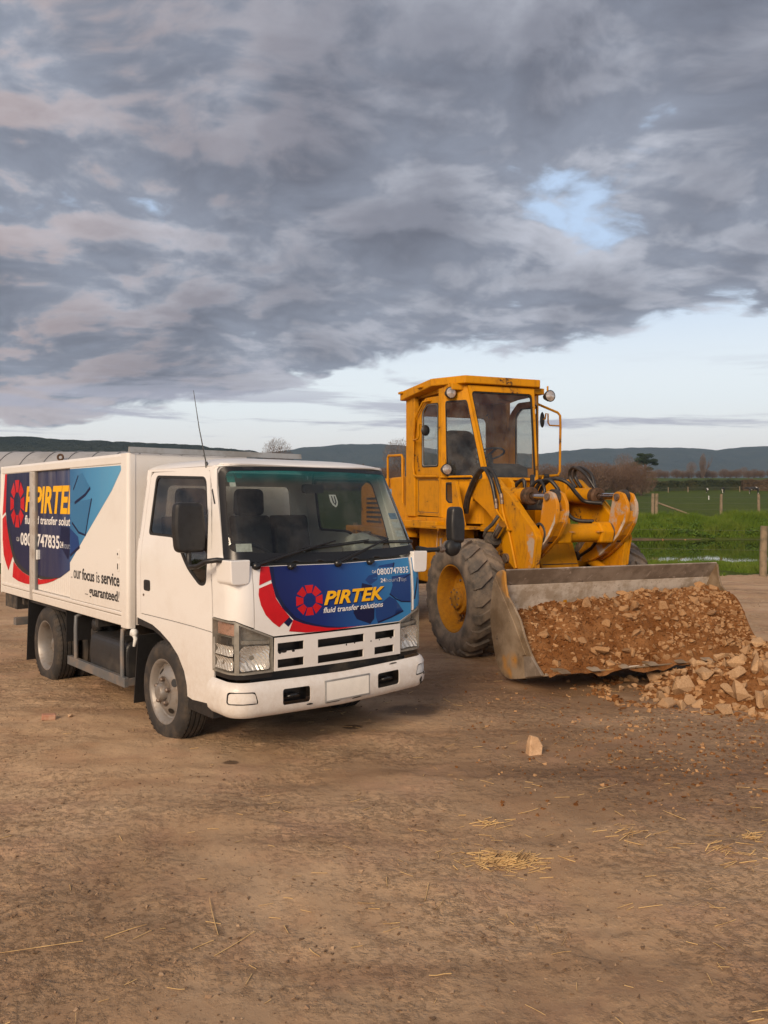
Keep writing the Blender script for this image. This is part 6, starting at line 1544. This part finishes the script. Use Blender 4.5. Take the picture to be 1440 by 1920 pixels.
# ------------------------------------------------------------------ bare trees, pine, hedges
def bare_mesh(seed, h, spread, levels=5, fast=False, up=.55, twigm='twig', nstem=1, fill=(0, 1, 1, 1)):
    r = random.Random(seed); tr = MB(); cr = MB()
    def grow(p, d, ln, rad, lev):
        n = 3; pts = [p]; rs = [rad]
        for i in range(n):
            d = (d + Vector((r.gauss(0, .16), r.gauss(0, .16), r.gauss(0, .10) + .03 * up))).normalized(); p = p + d * (ln / n); pts.append(p); rs.append(rad * (1 - .35 * (i + 1) / n))
        (tr if lev <= 1 else cr).tube(pts, rs, 5 if lev < 2 else 3, False)
        if lev >= levels: return
        for k in range(r.randint(3, 4) if lev else r.randint(4, 6)):
            a = r.uniform(0, 6.28); tilt = r.uniform(.35, .95) * spread; side = d.orthogonal().normalized(); side.rotate(Matrix.Rotation(a, 3, d))
            q = pts[r.randint(1, n)] if lev else pts[r.randint(1, n)]
            grow(q, (d * math.cos(tilt) + side * math.sin(tilt) + Vector((0, 0, up * .35))).normalized(), ln * r.uniform(.55, .8), rs[-1] * r.uniform(.5, .7), lev + 1)
    for s in range(nstem):
        grow(Vector((r.uniform(-.4, .4) * (nstem > 1), r.uniform(-.4, .4) * (nstem > 1), -.2)), Vector((r.gauss(0, .15), r.gauss(0, .15), 1)).normalized(), h * .36, h * .022, 0)
    for _ in range(fill[0]):
        v = Vector((r.gauss(0, 1), r.gauss(0, 1), r.gauss(0, 1))).normalized() * r.random() ** .45; p = Vector((v.x * fill[1], v.y * fill[1], fill[2] + v.z * fill[3]))
        d = Vector((v.x * .8 + r.gauss(0, .4), v.y * .8 + r.gauss(0, .4), .9 + r.gauss(0, .3))).normalized() * r.uniform(.25, .6); w = d.orthogonal().normalized() * r.uniform(.012, .03); w.rotate(Matrix.Rotation(r.uniform(0, 6.28), 3, d.normalized()))
        cr.add([p - w, p + w, p + d], [(0, 1, 2)])
    return tr, cr
TREES = {}
def bare_tree(kind, x, y, s, lab, group=None, rot=0.0, name='bare_tree'):
    if kind not in TREES:
        seed, h, sp, lv, up, tm, ns = {'willow': (1, 5.2, 1.0, 5, .35, 'twig', 2), 'willow2': (2, 5.0, 1.1, 5, .3, 'twig', 2), 'willow3': (6, 5.2, .9, 5, .4, 'twig', 2), 'poplar': (3, 9.0, .30, 5, 1.2, 'poplar_twig', 2), 'ash': (4, 8.0, .8, 5, .5, 'poplar_twig', 1), 'orchard': (5, 3.2, 1.0, 4, .4, 'twig', 2)}[kind]
        tr, cr = bare_mesh(seed, h, sp, lv, up=up, nstem=ns, fill={'willow': (5200, 2.5, 2.5, 2.5), 'willow2': (5200, 2.7, 2.3, 2.3), 'willow3': (4800, 2.2, 2.6, 2.6), 'poplar': (5200, 1.1, 4.8, 4.4), 'ash': (3000, 2.5, 5.0, 2.8), 'orchard': (2600, 1.8, 1.6, 1.5)}[kind]); a = tr.build('trunk', 'bark', recalc=False); b = cr.build('crown', tm, recalc=False)
        TREES[kind] = (a.data, b.data); bpy.data.objects.remove(a); bpy.data.objects.remove(b)
    root = empty(name, (x, y, gz1(x, y)), rot); root.scale = (s, s, s); tag(root, lab, 'tree', group)
    for nm, me in zip(('trunk', 'crown'), TREES[kind]):
        o = bpy.data.objects.new(nm, me); COL.objects.link(o); o.parent = root
def U(u, y): return (u - 720) / FPX * y
W_ = [(1022, 128, 1.0), (1048, 132, 1.08), (1072, 126, 1.0), (1092, 133, 1.1), (1112, 127, 1.12), (1132, 134, 1.0), (1150, 128, .95), (1168, 133, 1.06), (1185, 130, 1.02), (1203, 127, .95), (1000, 134, .9), (975, 130, .85)]
for i, (u, y, s) in enumerate(W_):
    bare_tree(('willow', 'willow2', 'willow3')[i % 3], U(u, y), y, s * .98, 'bare brown willow in the thicket behind the loader', 'willows in the thicket', i * 1.3, 'willow_tree')
bare_tree('ash', U(1170, 175), 175, .95, 'taller thin bare tree rising out of the willow thicket', None, .5)
bare_tree('poplar', U(1318, 300), 300, 1.0, 'tall narrow bare poplar on the far field boundary', None, .2, 'poplar_tree')
bare_tree('ash', U(1297, 300), 300, .78, 'spreading bare tree left of the tall poplar', None, 1.0)
for i, u in enumerate(range(1222, 1450, 15)):
    bare_tree('orchard', U(u, 306), 306 + (i % 3), .95 + .15 * (i % 2), 'low brown bare tree in the row across the far field', 'far field tree row', i * 2.1, 'orchard_tree')
bare_tree('ash', U(1395, 320), 320, .62, 'rounded bare tree rising above the far row near the picture edge', None, 2.2)
bare_tree('ash', U(520, 190), 190, 1.42, 'bare tree standing above the truck roof', None, 2.0)
bare_tree('ash', U(748, 170), 170, 1.35, 'bare tree half hidden by the loader cab', None, 3.4)
for i, u in enumerate(range(562, 770, 16)):
    bare_tree(('willow2', 'willow', 'willow3')[i % 3], U(u, 165), 165 + 3 * (i % 3), .92 + .1 * (i % 2), 'bare brown tree in the row between truck and loader', 'brown tree row', i * 1.7, 'willow_tree')
# pine
pine = empty('pine_tree', (U(1209, 200), 200, gz1(U(1209, 200), 200))); pine.scale = (1.28, 1.28, 1.22); tag(pine, 'dark green pine with flat spreading crown on the skyline', 'tree')
r = random.Random(3); q = MB(); q.tube([(0, 0, -.3), (.15, 0, 2.2), (.0, .1, 4.4), (.2, 0, 6.0)], [.22, .18, .13, .06], 8)
pads = [(-1.5, 0, 4.3, 1.3), (-.5, .3, 5.3, 1.4), (.6, 0, 5.9, 1.2), (1.5, -.2, 4.9, 1.0), (2.0, .2, 4.3, .7), (-2.0, .2, 3.7, .8), (.3, .4, 4.7, 1.2), (.7, -.3, 3.3, .9), (.9, .2, 2.4, .8), (-.7, .1, 6.1, .8), (-1.2, -.4, 5.0, .9)]
for (a, b, c, s) in pads: q.tube([(.05, 0, c * .78), (a * .5, b * .5, c * .93), (a, b, c)], [.07, .05, .03], 5, False)
q.build('trunk', 'bark', pine, recalc=False); nd = MB()
for (a, b, c, s) in pads:
    for k in range(420):
        v = Vector((r.gauss(0, 1), r.gauss(0, 1), r.gauss(0, 1))).normalized() * r.random() ** .4; p = Vector((a + v.x * s * .95, b + v.y * s * .95, c + v.z * s * .42)); e1 = Vector((r.gauss(0, 1), r.gauss(0, 1), r.gauss(0, .6))).normalized() * .13; e2 = e1.orthogonal().normalized() * .09
        nd.add([p - e1, p + e2, p + e1, p - e2], [(0, 1, 2, 3)])
nd.build('crown', 'pine_needles', pine, recalc=False)
def hedge(name, x0, x1, y, h, d, mt, lab, n):
    r = random.Random(int(x0 * 7)); e = empty(name, ((x0 + x1) / 2, y, gz1((x0 + x1) / 2, y))); tag(e, lab, 'hedge'); q = MB()
    q.box((x0 + .2, y - d * .35, gz1(x0, y) - .2), (x1 - .2, y + d * .35, gz1(x1, y) + h * .86)); child(q.build('hedge_core', mt), e); lf = MB()
    for k in range(n):
        x = r.uniform(x0, x1); yy = y + r.gauss(0, d * .32); z = gz1(x, y) + h * (r.random() ** .5) * (1 + .12 * math.sin(x * 1.7) * r.random()); e1 = Vector((r.gauss(0, 1), r.gauss(0, 1), r.gauss(0, 1))).normalized() * .13; e2 = e1.orthogonal().normalized() * .1; p = Vector((x, yy, z))
        lf.add([p - e1, p + e2, p + e1, p - e2], [(0, 1, 2, 3)])
    child(lf.build('hedge_leaves', mt, recalc=False), e)
hedge('hedge', U(1150, 162), U(1390, 162), 162, 1.95, 1.6, 'hedge_leaf', 'long clipped dark green hedge behind the farm track', 16000)
hedge('hedge', U(1390, 161), U(1500, 161), 161, 2.0, 1.6, 'brown_hedge_leaf', 'browner stretch of hedge at the picture edge', 6000)

# ------------------------------------------------------------------ grass on the pond banks, weeds
def blades(name, n, region, hmin, hmax, mt, lab, seed, wid=.006):
    r = np.random.default_rng(seed); x = r.uniform(region[0], region[1], n); y = r.uniform(region[2], region[3], n)
    k = vnoise(x, y, 1.2, seed) + .5 * vnoise(x, y, .35, seed + 1); ok = k > -.45; x, y, k = x[ok], y[ok], k[ok]
    if region[4] is not None:
        z = terrain(x, y); ok = z > region[4]; x, y, k = x[ok], y[ok], k[ok]
    edge = 19.3 + vnoise(x, y, 1.3, 21) * .5 + vnoise(x, y, .35, 22) * .25; ok = y > edge - .15; x, y, k = x[ok], y[ok], k[ok]
    z = terrain(x, y); m = len(x); h = r.uniform(hmin, hmax, m) * (1 + .9 * np.clip(k, -.7, 1)); a = r.uniform(0, 6.28, m); w = wid * r.uniform(.7, 1.5, m); lean = r.normal(0, .35, (m, 2)) * h[:, None]
    P = np.stack([np.stack([x - np.cos(a) * w, y - np.sin(a) * w, z - .01], -1), np.stack([x + np.cos(a) * w, y + np.sin(a) * w, z - .01], -1), np.stack([x + lean[:, 0], y + lean[:, 1], z + h], -1)], 1).reshape(-1, 3)
    me = bpy.data.meshes.new(name); me.vertices.add(3 * m); me.vertices.foreach_set('co', P.ravel()); me.loops.add(3 * m); me.loops.foreach_set('vertex_index', np.arange(3 * m, dtype=np.int32))
    me.polygons.add(m); me.polygons.foreach_set('loop_start', np.arange(0, 3 * m, 3, dtype=np.int32)); me.polygons.foreach_set('loop_total', np.full(m, 3, np.int32)); me.materials.append(MATS[mt]); me.update(calc_edges=True)
    o = bpy.data.objects.new(name, me); COL.objects.link(o); tag(o, lab, 'grass', kind='stuff')
blades('verge_grass', 110000, (3.5, 15, 18.9, 24.9, -.24), .04, .14, 'blade_green', 'rough green grass on the near edge of the pond', 81, .009)
blades('bank_grass', 120000, (8, 30, 41.2, 47.5, -.1), .10, .40, 'blade_green', 'green grass on the far bank of the pond', 82, .02)
def weeds():
    r = random.Random(4); q = MB()
    for k in range(150):
        x = r.uniform(12, 27); y = r.uniform(42.2, 45.8); s = r.uniform(.15, .5); z = gz1(x, y)
        for j in range(34):
            v = Vector((r.gauss(0, 1), r.gauss(0, 1), abs(r.gauss(0, .8)))); v = v.normalized() * s * r.uniform(.4, 1); p = Vector((x, y, z + .05)) + v; e1 = Vector((r.gauss(0, 1), r.gauss(0, 1), r.gauss(0, 1))).normalized() * .07; e2 = e1.orthogonal().normalized() * .05
            q.add([p - e1, p + e2, p + e1, p - e2], [(0, 1, 2, 3)])
    tag(q.build('bank_weeds', 'weed_green', recalc=False), 'leafy weeds along the far bank of the pond', 'weeds', kind='stuff')
weeds()
r = random.Random(8)
for k in range(16):
    u = r.uniform(1225, 1300); y = 41.3 + r.uniform(-.3, .5); x = U(u, y); rock((x, y, gz1(x, y) + .05), r.uniform(.10, .2), 'grey brown stone in the muddy far bank of the pond', 'stones in the pond bank', r, 'stone', squash=(1.2, 1, .7))

# ------------------------------------------------------------------ round-roofed shed behind the truck
sh = empty('round_roof_shed', (-8.5, 24.5, gz1(-8.5, 24.5))); tag(sh, 'grey round roofed farm shed behind the truck box', 'shed')
L0, L1, RW, HW = -2.95, 4.6, 2.3, .85
arc = [(-RW * math.cos(a), HW + 2.28 * math.sin(a)) for a in np.linspace(0, math.pi, 25)]
nb = 12; pw = (L1 - L0) / nb
for k in range(nb):
    q = MB(); a, b = L0 + k * pw + .012, L0 + (k + 1) * pw - .012; vs = [(x, y, z) for (y, z) in [(-RW, 0)] + arc + [(RW, 0)] for x in (a, b)]
    q.add(vs, [(2 * i, 2 * i + 1, 2 * i + 3, 2 * i + 2) for i in range(len(arc) + 1)], True); q.build('roof_sheet', 'shed_sheet', sh, recalc=False)
for k in range(nb + 1):
    q = MB(); q.tube([(L0 + k * pw, y * 1.004, HW + (z - HW) * 1.004 + .004) for y, z in arc], .010, 5, False); q.build('roof_rib', 'shed_sheet', sh, recalc=False)
q = MB(); q.add([(L0 + .02, y, z) for y, z in [(-RW, 0)] + arc + [(RW, 0)]], [tuple(range(len(arc) + 2))]); q.build('end_wall', 'shed_dark', sh)
q = MB(); q.add([(L1 - .02, y, z) for y, z in [(-RW, 0)] + arc + [(RW, 0)]], [tuple(range(len(arc) + 2))]); q.build('end_wall', 'shed_sheet', sh)
q = MB(); q.lathe([(.075 + .03 * math.cos(a), .03 * math.sin(a)) for a in np.linspace(0, 2 * math.pi, 9)], (-.60, -1.22, 2.90), 'y', 20); q.cyl((-.60, -1.22, 2.83), (-.60, -1.15, 2.74), .02, n=6); q.build('roof_vent', 'rust_dark', sh, recalc=False)
q = MB(); q.tube([(-2.25, -1.75, 2.2), (-2.25, -1.78, 2.55), (-2.22, -1.78, 2.63), (-2.18, -1.78, 2.55), (-2.18, -1.76, 2.45)], .03, 6); q.build('hook', 'shed_dark', sh)
q = MB(); q.box((-1.38, -1.72, 2.48), (.6, -1.64, 2.56)); q.box((-1.40, -1.75, 2.2), (-1.33, -1.65, 2.58)); q.build('side_rail', 'grey_alloy', sh)

# ------------------------------------------------------------------ haze
def haze():
    m = bpy.data.materials.new('haze_air'); m.use_nodes = True; t = m.node_tree; t.nodes.clear(); o = N(t, 'ShaderNodeOutputMaterial'); v = N(t, 'ShaderNodeVolumePrincipled')
    v.inputs['Color'].default_value = (.55, .76, 1.0, 1); v.inputs['Density'].default_value = HAZE; v.inputs['Anisotropy'].default_value = .0; LK(t, v, 0, o, 'Volume'); MATS['haze_air'] = m
    q = MB(); q.box((-3800, -70, -2), (3800, 3700, 215)); h = q.build('haze', 'haze_air'); h.display_type = 'WIRE'; tag(h, 'pale evening haze in the air over the fields', 'haze', kind='stuff')
HAZE = 1.7e-4
haze()
